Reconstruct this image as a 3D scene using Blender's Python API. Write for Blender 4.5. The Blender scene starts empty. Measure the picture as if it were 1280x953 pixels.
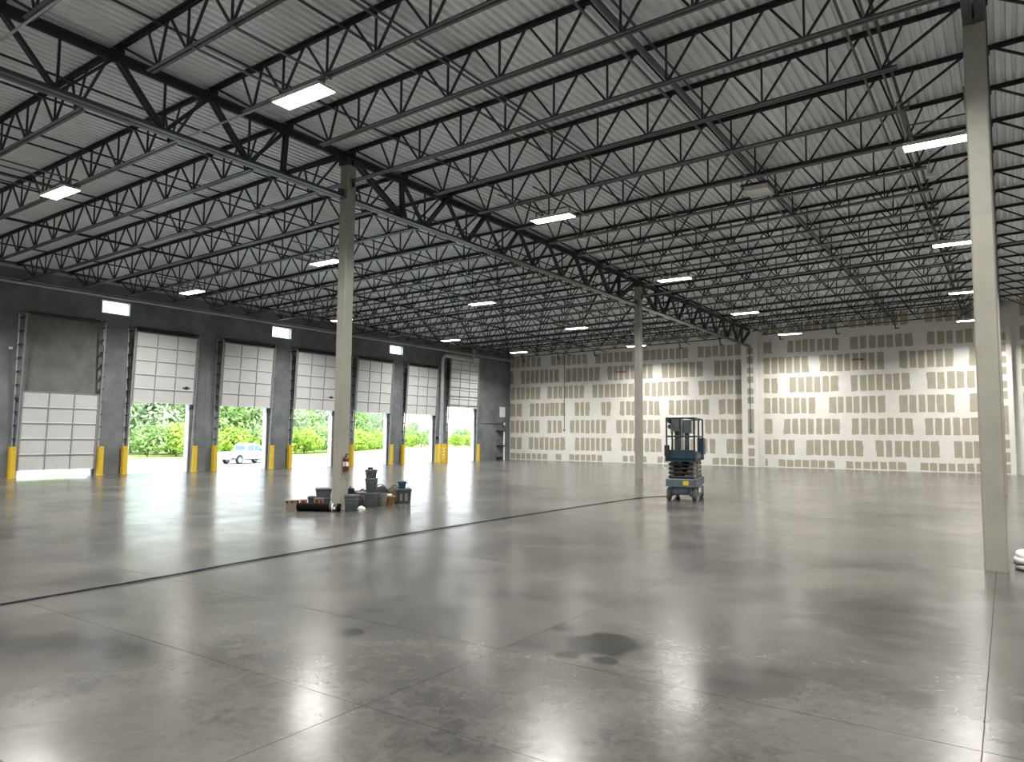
import bpy, bmesh, math, random
from mathutils import Vector, Matrix
R = random.Random(7)
S = bpy.context.scene
COL = S.collection
# ------------------------------------------------------------------ camera, sky, sun, exposure
W0, H0 = 1280, 953
F, YAW, PITCH, ROLL, EYE = 902.45, 34.3635, 4.3969, 0.4923, 1.5808
cam = bpy.data.cameras.new('camera'); cam_o = bpy.data.objects.new('camera', cam); COL.objects.link(cam_o)
cam.sensor_fit = 'HORIZONTAL'; cam.sensor_width = 36.0; cam.lens = F * 36.0 / W0
cam.clip_start = 0.05; cam.clip_end = 1000
ya, pi_, ro = math.radians(YAW), math.radians(PITCH), math.radians(ROLL)
fw = Vector((-math.sin(ya) * math.cos(pi_), math.cos(ya) * math.cos(pi_), math.sin(pi_)))
rt = Vector((math.cos(ya), math.sin(ya), 0)); up = rt.cross(fw)
r2 = math.cos(ro) * rt + math.sin(ro) * up; u2 = -math.sin(ro) * rt + math.cos(ro) * up
cam_o.matrix_world = Matrix(((r2.x, u2.x, -fw.x, 0), (r2.y, u2.y, -fw.y, 0), (r2.z, u2.z, -fw.z, EYE), (0, 0, 0, 1)))
S.camera = cam_o

wd = bpy.data.worlds.new('sky'); S.world = wd; wd.use_nodes = True
nt = wd.node_tree; nt.nodes.clear()
wo = nt.nodes.new('ShaderNodeOutputWorld'); bg = nt.nodes.new('ShaderNodeBackground')
tc = nt.nodes.new('ShaderNodeTexCoord'); sp = nt.nodes.new('ShaderNodeSeparateXYZ'); cr = nt.nodes.new('ShaderNodeValToRGB')
cr.color_ramp.elements[0].position = 0.0; cr.color_ramp.elements[0].color = (0.93, 0.97, 1.0, 1)
cr.color_ramp.elements[1].position = 0.6; cr.color_ramp.elements[1].color = (0.50, 0.70, 1.0, 1)
nt.links.new(tc.outputs['Generated'], sp.inputs[0]); nt.links.new(sp.outputs['Z'], cr.inputs[0])
nt.links.new(cr.outputs[0], bg.inputs['Color']); bg.inputs['Strength'].default_value = 2.3
nt.links.new(bg.outputs[0], wo.inputs['Surface'])

sun = bpy.data.lights.new('sun', 'SUN'); sun.energy = 4.2; sun.angle = math.radians(3); sun.color = (1.0, 0.95, 0.86)
sun_o = bpy.data.objects.new('sun', sun); COL.objects.link(sun_o)
sun_o.rotation_euler = Vector((-0.42, 0.25, -0.87)).to_track_quat('-Z', 'Y').to_euler()
LAMP = 222.0          # watts per high-bay fixture
BEAM = 148.0          # beam angle of its lens, degrees
S.view_settings.view_transform = 'Standard'; S.view_settings.look = 'None'
S.view_settings.gamma = 1.0; S.view_settings.use_curve_mapping = False
S.view_settings.exposure = 1.1

# ------------------------------------------------------------------ dimensions (metres)
XD = -28.35            # dock wall, inner face
XG, XR = -11.80, -0.157  # the two girder lines
XE = 11.5              # right hand wall
Y0 = 10.785            # first column line in view
SP = 15.24 / 9         # joist spacing
YF = Y0 + 2 * 15.24    # drywall wall face
YB = Y0 - 15.24        # wall behind the camera
def zdeck(x): return 7.86 + (0.0214 if x < XG else 0.0300) * (x - XG)
def zbot(x): return 7.12 + (0.0214 if x < XG else 0.0300) * (x - XG)

# ------------------------------------------------------------------ materials
def node(m, t, **k):
    n = m.node_tree.nodes.new(t)
    for a, b in k.items(): setattr(n, a, b)
    return n
def mat(name, col, rough=0.6, metal=0.0, var=0.0, scale=3.0, bump=0.0, bscale=40.0, spec=0.5, stretch=None):
    m = bpy.data.materials.new(name); m.use_nodes = True
    b = m.node_tree.nodes['Principled BSDF']; L = m.node_tree.links
    b.inputs['Base Color'].default_value = (*col, 1); b.inputs['Roughness'].default_value = rough
    b.inputs['Metallic'].default_value = metal; b.inputs['Specular IOR Level'].default_value = spec
    g = node(m, 'ShaderNodeNewGeometry'); src = g.outputs['Position']
    if stretch:
        mp = node(m, 'ShaderNodeMapping'); mp.inputs['Scale'].default_value = stretch
        L.new(src, mp.inputs[0]); src = mp.outputs[0]
    if var:
        n = node(m, 'ShaderNodeTexNoise'); n.inputs['Scale'].default_value = scale; n.inputs['Detail'].default_value = 6
        n.inputs['Roughness'].default_value = 0.65
        r = node(m, 'ShaderNodeValToRGB')
        r.color_ramp.elements[0].position = 0.3; r.color_ramp.elements[1].position = 0.72
        r.color_ramp.elements[0].color = (*[c * (1 - var) for c in col], 1)
        r.color_ramp.elements[1].color = (*[min(1, c * (1 + var)) for c in col], 1)
        L.new(src, n.inputs['Vector']); L.new(n.outputs[0], r.inputs[0]); L.new(r.outputs[0], b.inputs['Base Color'])
    if bump:
        n2 = node(m, 'ShaderNodeTexNoise'); n2.inputs['Scale'].default_value = bscale; n2.inputs['Detail'].default_value = 4
        bp = node(m, 'ShaderNodeBump'); bp.inputs['Strength'].default_value = bump; bp.inputs['Distance'].default_value = 0.01
        L.new(src, n2.inputs['Vector']); L.new(n2.outputs[0], bp.inputs['Height']); L.new(bp.outputs[0], b.inputs['Normal'])
    return m
def emit(name, col, s):
    m = bpy.data.materials.new(name); m.use_nodes = True; t = m.node_tree; t.nodes.clear()
    o = t.nodes.new('ShaderNodeOutputMaterial'); e = t.nodes.new('ShaderNodeEmission')
    e.inputs['Color'].default_value = (*col, 1); e.inputs['Strength'].default_value = s
    t.links.new(e.outputs[0], o.inputs[0]); return m

M = {}
M['steel'] = mat('joist paint', (0.015, 0.019, 0.023), 0.45, var=0.25, scale=6)
M['chord'] = mat('joist paint with floor light', (0.060, 0.070, 0.076), 0.30, var=0.25, scale=5)  # joist paint made lighter, floor light on the bottom chords put into the colour
M['girder'] = mat('girder paint', (0.021, 0.026, 0.031), 0.45, var=0.25, scale=4)
M['pipe'] = mat('grey painted pipe', (0.10, 0.11, 0.115), 0.45, var=0.15)
M['galv'] = mat('galvanised steel', (0.42, 0.44, 0.45), 0.42, metal=0.6, var=0.15, scale=8)
M['deck'] = mat('galvanised roof deck', (0.80, 0.84, 0.87), 0.38, metal=0.30, var=0.10, scale=0.8, bump=0.05, bscale=8)
M['roof'] = mat('light block grey', (0.6, 0.6, 0.6), 0.9)
M['concrete'] = mat('grey precast concrete', (0.128, 0.141, 0.148), 0.85, var=0.36, scale=1.0, bump=0.15, bscale=30)
M['recess'] = mat('browner cast concrete', (0.142, 0.142, 0.135), 0.85, var=0.30, scale=1.3, bump=0.15, bscale=30)
M['column'] = mat('putty coloured column paint', (0.250, 0.245, 0.215), 0.5, var=0.12, scale=1.6)
M['board'] = mat('grey tan gypsum paper', (0.330, 0.305, 0.240), 0.9, var=0.08, scale=2.5)
M['mud'] = mat('dry joint compound', (0.62, 0.615, 0.585), 0.9, var=0.05, scale=1.5, bump=0.1, bscale=25)
M['doorw'] = mat('white enamelled door skin', (0.49, 0.505, 0.505), 0.45, var=0.05, scale=2)
M['stile'] = mat('door stile grey', (0.21, 0.22, 0.225), 0.45)
M['jamb'] = mat('white dock jamb', (0.80, 0.80, 0.79), 0.6)
M['black'] = mat('black steel', (0.012, 0.013, 0.015), 0.5)
M['railblue'] = mat('dark blue rail paint', (0.006, 0.016, 0.026), 0.4)
M['sheeting'] = mat('black plastic sheeting', (0.002, 0.002, 0.002), 0.9, spec=0.15)
M['rubber'] = mat('black rubber', (0.018, 0.018, 0.018), 0.75)
M['yellow'] = mat('safety yellow paint', (0.56, 0.38, 0.020), 0.5, var=0.10, scale=6)
M['white'] = mat('white plastic', (0.72, 0.72, 0.70), 0.5)
M['whitem'] = mat('white painted sheet metal', (0.66, 0.66, 0.64), 0.4)
M['red'] = mat('red enamel', (0.115, 0.008, 0.010), 0.35)
M['blue'] = mat('blue lift paint', (0.007, 0.027, 0.048), 0.42, var=0.2, scale=9)
M['liftgrey'] = mat('weathered grey blue lift paint', (0.070, 0.088, 0.106), 0.5, var=0.25, scale=12)
M['scissor'] = mat('scissor arm beige grey', (0.135, 0.130, 0.118), 0.5, var=0.2, scale=10)
M['tyre'] = mat('grey solid tyre', (0.085, 0.085, 0.08), 0.8)
M['bucket'] = mat('grey pail plastic', (0.062, 0.071, 0.080), 0.5, var=0.15, scale=14)
M['pailw'] = mat('pale pail plastic', (0.165, 0.165, 0.150), 0.5, var=0.15, scale=14)
M['tote'] = mat('slate tote plastic', (0.038, 0.043, 0.049), 0.5, var=0.15, scale=10)
M['totelid'] = mat('dark teal lid', (0.022, 0.040, 0.054), 0.5)
M['bluebag'] = mat('blue canvas', (0.008, 0.034, 0.062), 0.7, var=0.2, scale=20)
M['orange'] = mat('orange brown cardboard', (0.165, 0.080, 0.030), 0.8, var=0.25, scale=12)
M['canvas'] = mat('olive grey canvas', (0.070, 0.064, 0.050), 0.85, var=0.3, scale=18)
M['canvas2'] = mat('charcoal canvas', (0.025, 0.026, 0.029), 0.85, var=0.3, scale=18)
M['pink'] = mat('pink printed carton', (0.21, 0.115, 0.105), 0.8, var=0.2, scale=20)
M['tan'] = mat('tan carton', (0.165, 0.145, 0.105), 0.8, var=0.15, scale=20)
M['cord'] = mat('dark cable sheath', (0.006, 0.008, 0.020), 0.9)
M['marker'] = mat('red marker ink', (0.20, 0.035, 0.025), 0.8)
M['truck'] = mat('white car paint', (0.74, 0.76, 0.78), 0.25)
M['tglass'] = mat('tinted car glass', (0.10, 0.16, 0.19), 0.08)
M['asphalt'] = mat('pale yard concrete', (0.30, 0.275, 0.272), 0.9, var=0.08, scale=0.3)
M['lawn'] = mat('mown grass', (0.36, 0.42, 0.12), 0.95, var=0.25, scale=0.5)
M['bark'] = mat('tree bark', (0.10, 0.08, 0.06), 0.9)
def leafmat(name, col):
    m = mat(name, col, 0.6, var=0.40, scale=0.8); N = m.node_tree; b = N.nodes['Principled BSDF']; out = N.nodes['Material Output']
    t = N.nodes.new('ShaderNodeBsdfTranslucent'); x = N.nodes.new('ShaderNodeMixShader'); x.inputs[0].default_value = 0.4
    N.links.new(b.inputs['Base Color'].links[0].from_socket, t.inputs['Color']); N.links.new(b.outputs[0], x.inputs[1]); N.links.new(t.outputs[0], x.inputs[2]); N.links.new(x.outputs[0], out.inputs['Surface']); return m
M['leafA'] = leafmat('yellow green shrub leaves', (0.38, 0.52, 0.085))
M['leafB'] = leafmat('mid green leaves', (0.36, 0.50, 0.18))
M['leafC'] = leafmat('haze-paled green leaves', (0.44, 0.53, 0.32))  # leaf green paled to paint in the outdoor haze
M['lamp'] = emit('led diffuser', (1.0, 0.97, 0.91), 14.0)
gm = bpy.data.materials.new('clear glazing'); gm.use_nodes = True; t_ = gm.node_tree; t_.nodes.clear()
o_ = t_.nodes.new('ShaderNodeOutputMaterial'); tr = t_.nodes.new('ShaderNodeBsdfTransparent'); gl = t_.nodes.new('ShaderNodeBsdfGlossy'); mx = t_.nodes.new('ShaderNodeMixShader')
gl.inputs['Roughness'].default_value = 0.02
mx.inputs[0].default_value = 0.06; t_.links.new(tr.outputs[0], mx.inputs[1]); t_.links.new(gl.outputs[0], mx.inputs[2]); t_.links.new(mx.outputs[0], o_.inputs[0])
M['glass'] = gm

def floor_material():
    m = bpy.data.materials.new('burnished concrete floor'); m.use_nodes = True
    N = m.node_tree.nodes; L = m.node_tree.links; b = N['Principled BSDF']
    g = N.new('ShaderNodeNewGeometry'); P = g.outputs['Position']
    def noise(s, d=6, r=0.6, dist=0.0):
        n = N.new('ShaderNodeTexNoise'); n.inputs['Scale'].default_value = s; n.inputs['Detail'].default_value = d
        n.inputs['Roughness'].default_value = r; n.inputs['Distortion'].default_value = dist; L.new(P, n.inputs['Vector']); return n.outputs[0]
    def ramp(v, a, b_, lo=0.0, hi=1.0):
        n = N.new('ShaderNodeMapRange'); n.inputs[1].default_value = a; n.inputs[2].default_value = b_
        n.inputs[3].default_value = lo; n.inputs[4].default_value = hi; L.new(v, n.inputs[0]); return n.outputs[0]
    def mixc(f, a, c2):
        n = N.new('ShaderNodeMixRGB'); 
        if isinstance(f, float): n.inputs[0].default_value = f
        else: L.new(f, n.inputs[0])
        for i, c in ((1, a), (2, c2)):
            if isinstance(c, tuple): n.inputs[i].default_value = (*c, 1)
            else: L.new(c, n.inputs[i])
        return n.outputs[0]
    base = mixc(ramp(noise(0.45, 8, 0.62, 0.6), 0.36, 0.66), (0.036, 0.0355, 0.033), (0.110, 0.108, 0.099))
    base = mixc(ramp(noise(3.5, 8, 0.7, 1.2), 0.60, 0.82, 0.0, 0.45), base, (0.21, 0.207, 0.192))
    base = mixc(ramp(noise(1.3, 7, 0.7, 0.8), 0.56, 0.70, 0.0, 0.70), base, (0.040, 0.0385, 0.035))
    base = mixc(ramp(noise(7.0, 9, 0.72, 0.9), 0.42, 0.68, 0.0, 0.45), base, (0.135, 0.132, 0.121))
    base = mixc(ramp(noise(16.0, 7, 0.7, 1.5), 0.54, 0.70, 0.0, 0.30), base, (0.042, 0.041, 0.039))
    base = mixc(ramp(noise(60, 3, 0.6), 0.62, 0.8, 0.0, 0.25), base, (0.09, 0.09, 0.085))
    # dried spill stains, each with its own place on the slab
    edge = noise(5.0, 5, 0.65)
    for (sx, sy, rr, dep) in ((-4.40, 4.18, 0.13, 0.95), (-2.60, 5.10, 0.30, 0.95), (-2.70, 4.68, 0.09, 0.95), (-2.42, 4.72, 0.10, 0.95),
                              (-3.05, 4.75, 0.12, 0.5), (-3.1, 5.3, 0.10, 0.55), (-1.5, 4.9, 0.35, 0.35), (-0.9, 7.3, 0.75, 0.40), (-4.15, 5.25, 0.22, 0.4)):
        v = N.new('ShaderNodeVectorMath'); v.operation = 'DISTANCE'; L.new(P, v.inputs[0]); v.inputs[1].default_value = (sx, sy, 0)
        a = N.new('ShaderNodeMath'); a.operation = 'MULTIPLY_ADD'; L.new(edge, a.inputs[0]); a.inputs[1].default_value = rr * 1.6; L.new(v.outputs['Value'], a.inputs[2])
        f = ramp(a.outputs[0], rr * 1.62, rr * 1.95, dep, 0.0)
        base = mixc(f, base, (0.022, 0.0215, 0.020))
    L.new(base, b.inputs['Base Color'])
    rg = ramp(noise(0.9, 7, 0.65, 0.5), 0.3, 0.75, 0.17, 0.28)
    L.new(rg, b.inputs['Roughness']); b.inputs['Specular IOR Level'].default_value = 0.40
    mp = N.new('ShaderNodeMapping'); mp.inputs['Rotation'].default_value = (0, 0, 0.5); mp.inputs['Scale'].default_value = (1.0, 2.4, 1)
    L.new(P, mp.inputs[0]); n2 = N.new('ShaderNodeTexNoise'); n2.inputs['Scale'].default_value = 2.2; n2.inputs['Detail'].default_value = 5; n2.inputs['Distortion'].default_value = 0.8
    L.new(mp.outputs[0], n2.inputs['Vector'])
    bp = N.new('ShaderNodeBump'); bp.inputs['Strength'].default_value = 0.07; bp.inputs['Distance'].default_value = 0.02
    L.new(n2.outputs[0], bp.inputs['Height'])
    b2 = N.new('ShaderNodeBump'); b2.inputs['Strength'].default_value = 0.10; b2.inputs['Distance'].default_value = 0.004
    L.new(noise(14.0, 5, 0.6, 0.6), b2.inputs['Height']); L.new(bp.outputs[0], b2.inputs['Normal']); L.new(b2.outputs[0], b.inputs['Normal'])
    return m
M['floor'] = floor_material()
M['joint'] = mat('dark saw cut filler', (0.040, 0.039, 0.037), 0.8)

# ------------------------------------------------------------------ mesh helpers
class MB:
    def __init__(s): s.v = []; s.f = []
    def poly(s, vs, fs):
        o = len(s.v); s.v += [tuple(v) for v in vs]; s.f += [tuple(i + o for i in f) for f in fs]; return s
    def box(s, x0, x1, y0, y1, z0, z1):
        return s.poly([(x0, y0, z0), (x1, y0, z0), (x1, y1, z0), (x0, y1, z0), (x0, y0, z1), (x1, y0, z1), (x1, y1, z1), (x0, y1, z1)],
                      [(0, 3, 2, 1), (4, 5, 6, 7), (0, 1, 5, 4), (1, 2, 6, 5), (2, 3, 7, 6), (3, 0, 4, 7)])
    def beam(s, a, b, w, h, hint=(0, 0, 1), off=0.0):
        a = Vector(a); b = Vector(b); d = (b - a).normalized(); hv = Vector(hint)
        if abs(d.dot(hv)) > 0.97: hv = Vector((1, 0, 0))
        x = d.cross(hv).normalized(); z = x.cross(d).normalized()
        a = a + x * off; b = b + x * off
        vs = [p + x * (sx * w / 2) + z * (sz * h / 2) for p in (a, b) for sx, sz in ((-1, -1), (1, -1), (1, 1), (-1, 1))]
        return s.poly(vs, [(0, 1, 2, 3), (7, 6, 5, 4), (0, 4, 5, 1), (1, 5, 6, 2), (2, 6, 7, 3), (3, 7, 4, 0)])
    def twin(s, a, b, w, h, gap, hint=(0, 0, 1)):
        s.beam(a, b, w, h, hint, -(gap + w) / 2); return s.beam(a, b, w, h, hint, (gap + w) / 2)
    def tube(s, pts, r, n=8, closed=False):
        P = [Vector(p) for p in pts]; o = len(s.v); m = len(P); rad = r if isinstance(r, (list, tuple)) else [r] * m
        pn = None
        for i, p in enumerate(P):
            d = (P[(i + 1) % m] - P[i - 1]) if closed else (P[min(i + 1, m - 1)] - P[max(i - 1, 0)])
            d.normalize()
            if pn is None:
                hv = Vector((0, 0, 1)) if abs(d.z) < 0.9 else Vector((1, 0, 0)); u = d.cross(hv).normalized()
            else:
                u = (pn - d * pn.dot(d)).normalized()
            pn = u; w = d.cross(u)
            for k in range(n):
                t = 2 * math.pi * k / n; s.v.append(tuple(p + (u * math.cos(t) + w * math.sin(t)) * rad[i]))
        for i in range(m if closed else m - 1):
            j = (i + 1) % m
            for k in range(n):
                l = (k + 1) % n; s.f.append((o + i * n + k, o + i * n + l, o + j * n + l, o + j * n + k))
        if not closed:
            s.f.append(tuple(o + k for k in range(n))[::-1]); s.f.append(tuple(o + (m - 1) * n + k for k in range(n)))
        return s
    def lathe(s, prof, n=20, c=(0, 0, 0), axis='z'):
        o = len(s.v); m = len(prof)
        for r, h in prof:
            for k in range(n):
                t = 2 * math.pi * k / n; x, y, z = r * math.cos(t), r * math.sin(t), h
                if axis == 'x': x, y, z = h, x, y
                if axis == 'y': x, y, z = y, h, x
                s.v.append((c[0] + x, c[1] + y, c[2] + z))
        for i in range(m - 1):
            for k in range(n):
                l = (k + 1) % n; s.f.append((o + i * n + k, o + i * n + l, o + (i + 1) * n + l, o + (i + 1) * n + k))
        s.f.append(tuple(o + k for k in range(n))[::-1]); s.f.append(tuple(o + (m - 1) * n + k for k in range(n)))
        return s
    def rbox(s, x0, x1, y0, y1, z0, z1, r=0.02, taper=1.0):
        # box with chamfered vertical edges and softened top
        def ring(z, ins, k):
            cx, cy = (x0 + x1) / 2, (y0 + y1) / 2; q = r + ins
            pts = [(x0 + q, y0 + ins), (x1 - q, y0 + ins), (x1 - ins, y0 + q), (x1 - ins, y1 - q), (x1 - q, y1 - ins), (x0 + q, y1 - ins), (x0 + ins, y1 - q), (x0 + ins, y0 + q)]
            return [(cx + (a - cx) * k, cy + (b - cy) * k, z) for a, b in pts]
        rings = [ring(z0, 0, taper), ring(z1 - r * 0.6, 0, 1), ring(z1, r * 0.6, 1)]
        vs = sum(rings, []); fs = [tuple(range(8))[::-1], tuple(range(16, 24))]
        for i in range(2):
            for k in range(8):
                l = (k + 1) % 8; fs.append((i * 8 + k, i * 8 + l, i * 8 + 8 + l, i * 8 + 8 + k))
        return s.poly(vs, fs)
    def prism(s, prof, y0, y1, plane='xz'):
        # extrude a 2-D outline
        n = len(prof); vs = []
        for y in (y0, y1):
            for a, b in prof: vs.append({'xz': (a, y, b), 'yz': (y, a, b), 'xy': (a, b, y)}[plane])
        fs = [tuple(range(n)), tuple(range(n, 2 * n))[::-1]] + [(i, i + n, (i + 1) % n + n, (i + 1) % n) for i in range(n)]
        return s.poly(vs, fs)
    def mesh(s, name):
        me = bpy.data.meshes.new(name); me.from_pydata(s.v, [], s.f); me.validate()
        bm = bmesh.new(); bm.from_mesh(me); bmesh.ops.recalc_face_normals(bm, faces=bm.faces); bm.to_mesh(me); bm.free()
        return me
def setmat(me, m):
    me.materials.clear(); me.materials.append(M[m] if isinstance(m, str) else m); return me
def smooth(o, ang=40):
    for p in o.data.polygons: p.use_smooth = True
    if hasattr(o.data, 'set_sharp_from_angle'): o.data.set_sharp_from_angle(angle=math.radians(ang))
    return o
def obj(name, mb, m, parent=None, loc=None, rot=None, sm=False):
    me = mb if isinstance(mb, bpy.types.Mesh) else setmat(mb.mesh(name), m)
    o = bpy.data.objects.new(name, me); COL.objects.link(o)
    if parent: o.parent = parent
    if loc: o.location = loc
    if rot: o.rotation_euler = rot
    if sm: smooth(o)
    return o
def tag(o, label, cat, group=None, kind=None):
    o['label'] = label; o['category'] = cat
    if group: o['group'] = group
    if kind: o['kind'] = kind
    return o
def thing(name, label, cat, loc=(0, 0, 0), rz=0.0, group=None):
    o = bpy.data.objects.new(name, None); COL.objects.link(o); o.empty_display_size = 0.2
    o.location = loc; o.rotation_euler = (0, 0, rz); return tag(o, label, cat, group)
def struct(name, mb=None, m=None, label=None, loc=(0, 0, 0)):
    if mb is None:
        o = bpy.data.objects.new(name, None); COL.objects.link(o); o.location = loc
    else: o = obj(name, mb, m, loc=loc)
    o['kind'] = 'structure'
    if label: o['label'] = label
    return o
def kids(o): return [c for c in o.children]
def dup(o, parent=None):
    c = o.copy(); COL.objects.link(c)
    if parent: c.parent = parent
    for ch in kids(o): dup(ch, c)
    return c
TENS = {20: 'twenty', 30: 'thirty', 40: 'forty', 50: 'fifty', 60: 'sixty'}
ORD = ['first', 'second', 'third', 'fourth', 'fifth', 'sixth', 'seventh', 'eighth', 'ninth', 'tenth', 'eleventh', 'twelfth', 'thirteenth', 'fourteenth', 'fifteenth', 'sixteenth', 'seventeenth', 'eighteenth', 'nineteenth']
for _k in range(20, 70): ORD.append({20: 'twentieth', 30: 'thirtieth', 40: 'fortieth', 50: 'fiftieth', 60: 'sixtieth'}[_k] if _k % 10 == 0 else TENS[_k // 10 * 10] + '-' + ORD[_k % 10 - 1])

# ================================================================== THE SETTING
# ---- floor: slab bays between saw-cut joints
fl = struct('floor', MB().box(XD - 0.25, XE + 0.25, YB - 0.25, YF + 0.25, -0.30, -0.012), 'joint', 'polished grey concrete warehouse floor with saw-cut joints')
xs = [XD - 0.25, -27.6, -24.55, -21.5, -18.45, -15.4, -12.32, -9.27, -6.22, -3.17, -0.16, 2.9, 5.95, 9.0, XE + 0.25]
ys = [YB - 0.25, -1.45, 1.6, 3.12, 4.51, 7.65, 10.70, 13.75, 16.8, 19.85, 22.9, 26.0, 29.05, 32.1, 35.15, 38.2, YF + 0.25]
g_ = 0.0025
for i in range(len(xs) - 1):
    for j in range(len(ys) - 1):
        a0, a1, b0, b1 = xs[i] + g_, xs[i + 1] - g_, ys[j] + g_, ys[j + 1] - g_
        c = 0.004; mb = MB()
        mb.box(a0, a1, b0, b1, -0.03, 0.0)
        obj('concrete_slab', mb, 'floor', fl)

# ---- roof deck: corrugated sheet seen from below, ribs along the hall
def deck_strip(mb, xa, xb):
    n = int(round((xb - xa) / 0.1524)); p = (xb - xa) / n; pts = []
    for i in range(n):
        x = xa + i * p
        for dx, dz in ((0, 0), (p * 0.46, 0), (p * 0.57, 0.058), (p * 0.89, 0.058)): pts.append((x + dx, zdeck(x + dx) + dz))
    pts.append((xb, zdeck(xb)))
    o = len(mb.v)
    for y in (YB, YF + 0.02):
        for x, z in pts: mb.v.append((x, y, z))
    m = len(pts)
    for i in range(m - 1): mb.f.append((o + i, o + i + 1, o + m + i + 1, o + m + i))
mb = MB(); deck_strip(mb, XD, XG); deck_strip(mb, XG, XE)
ce = struct('ceiling', mb, 'deck', 'corrugated galvanised steel roof deck with ribs running the length of the hall')
mb = MB()
for xa, xb in ((XD - 0.3, XG), (XG, XE + 0.3)):
    za, zb = zdeck(xa) + 0.064, zdeck(xb) + 0.064
    mb.prism([(xa, za), (xb, zb), (xb, zb + 0.25), (xa, za + 0.25)], YB - 0.3, YF + 0.3)
obj('roof_light_block', mb, 'roof', ce)  # unseen slab added above the deck to keep sky light from leaking in

# ---- dock wall of tilt-up concrete panels with seven door openings and three high windows
DC = [12.35, 16.18, 20.04, 24.00, 27.95, 31.82]; DH = 1.27
openings = [(c - DH, c + DH, 0.0, 2.90) for c in DC] + [(35.80 - 1.38, 35.80 + 1.38, 0.0, 3.42)]
wins = [(13.66, 14.76, 6.16, 6.68), (21.42, 22.56, 6.15, 6.69), (29.29, 30.39, 6.15, 6.66)]
wl = struct('wall_left', None, None, 'grey tilt-up concrete wall with the dock doors')
cuts = [YB - 0.25, 2.6, 10.38, 18.13, 25.93, 33.42, YF + 0.25]
ZT = 7.62
for a, b in zip(cuts[:-1], cuts[1:]):
    mb = MB(); a2, b2 = a + 0.006, b - 0.006
    holes = [h for h in openings + wins if a < (h[0] + h[1]) / 2 < b]
    yy = sorted({a2, b2} | {v for h in holes for v in h[:2]})
    for y0, y1 in zip(yy[:-1], yy[1:]):
        z = -1.3 if False else -0.02
        spans = sorted([(h[2], h[3]) for h in holes if h[0] < (y0 + y1) / 2 < h[1]])
        z = -0.30
        for z0, z1 in spans:
            if z0 - z > 0.001 and z0 > 0: mb.box(XD - 0.22, XD, y0, y1, z, z0)
            z = z1
        mb.box(XD - 0.22, XD, y0, y1, z, ZT)
    obj('concrete_panel', mb, 'concrete', wl)
obj('joint_sealant', MB().box(XD - 0.20, XD - 0.012, cuts[1] - 0.008, cuts[1] + 0.008, 0, ZT).box(XD - 0.20, XD - 0.012, 10.372, 10.388, 0, ZT)
    .box(XD - 0.20, XD - 0.012, 18.122, 18.138, 0, ZT).box(XD - 0.20, XD - 0.012, 25.922, 25.938, 0, ZT).box(XD - 0.20, XD - 0.012, 33.412, 33.428, 0, ZT), 'stile', wl)
struct('trim_3', MB().box(XD + 0.001, XD + 0.10, YB, YF - 0.36, 7.39, 7.402).box(XD + 0.001, XD + 0.012, YB, YF - 0.36, 7.30, 7.40), 'galv', 'pale steel ledger angle along the top of the dock wall')
# face of the foundation below the dock
obj('foundation', MB().box(XD - 0.26, XD - 0.22, YB, YF + 0.2, -1.25, -0.01), 'concrete', wl)
for i, (y0, y1, z0, z1) in enumerate(wins):
    w = struct('window_%d' % (i + 1), None, None, ['bright high window between the first and second dock doors', 'bright high window between the third and fourth dock doors', 'bright high window between the fifth and sixth dock doors'][i], (XD, (y0 + y1) / 2, z0))
    hw, hh = (y1 - y0) / 2, z1 - z0; t = 0.035
    obj('window_frame', MB().box(-0.12, 0.012, -hw, -hw + t, 0, hh).box(-0.12, 0.012, hw - t, hw, 0, hh).box(-0.12, 0.012, -hw + t, hw - t, 0, t).box(-0.12, 0.012, -hw + t, hw - t, hh - t, hh), 'whitem', w)
    obj('pane', MB().box(-0.07, -0.062, -hw + t, hw - t, t, hh - t), 'glass', w)

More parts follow.
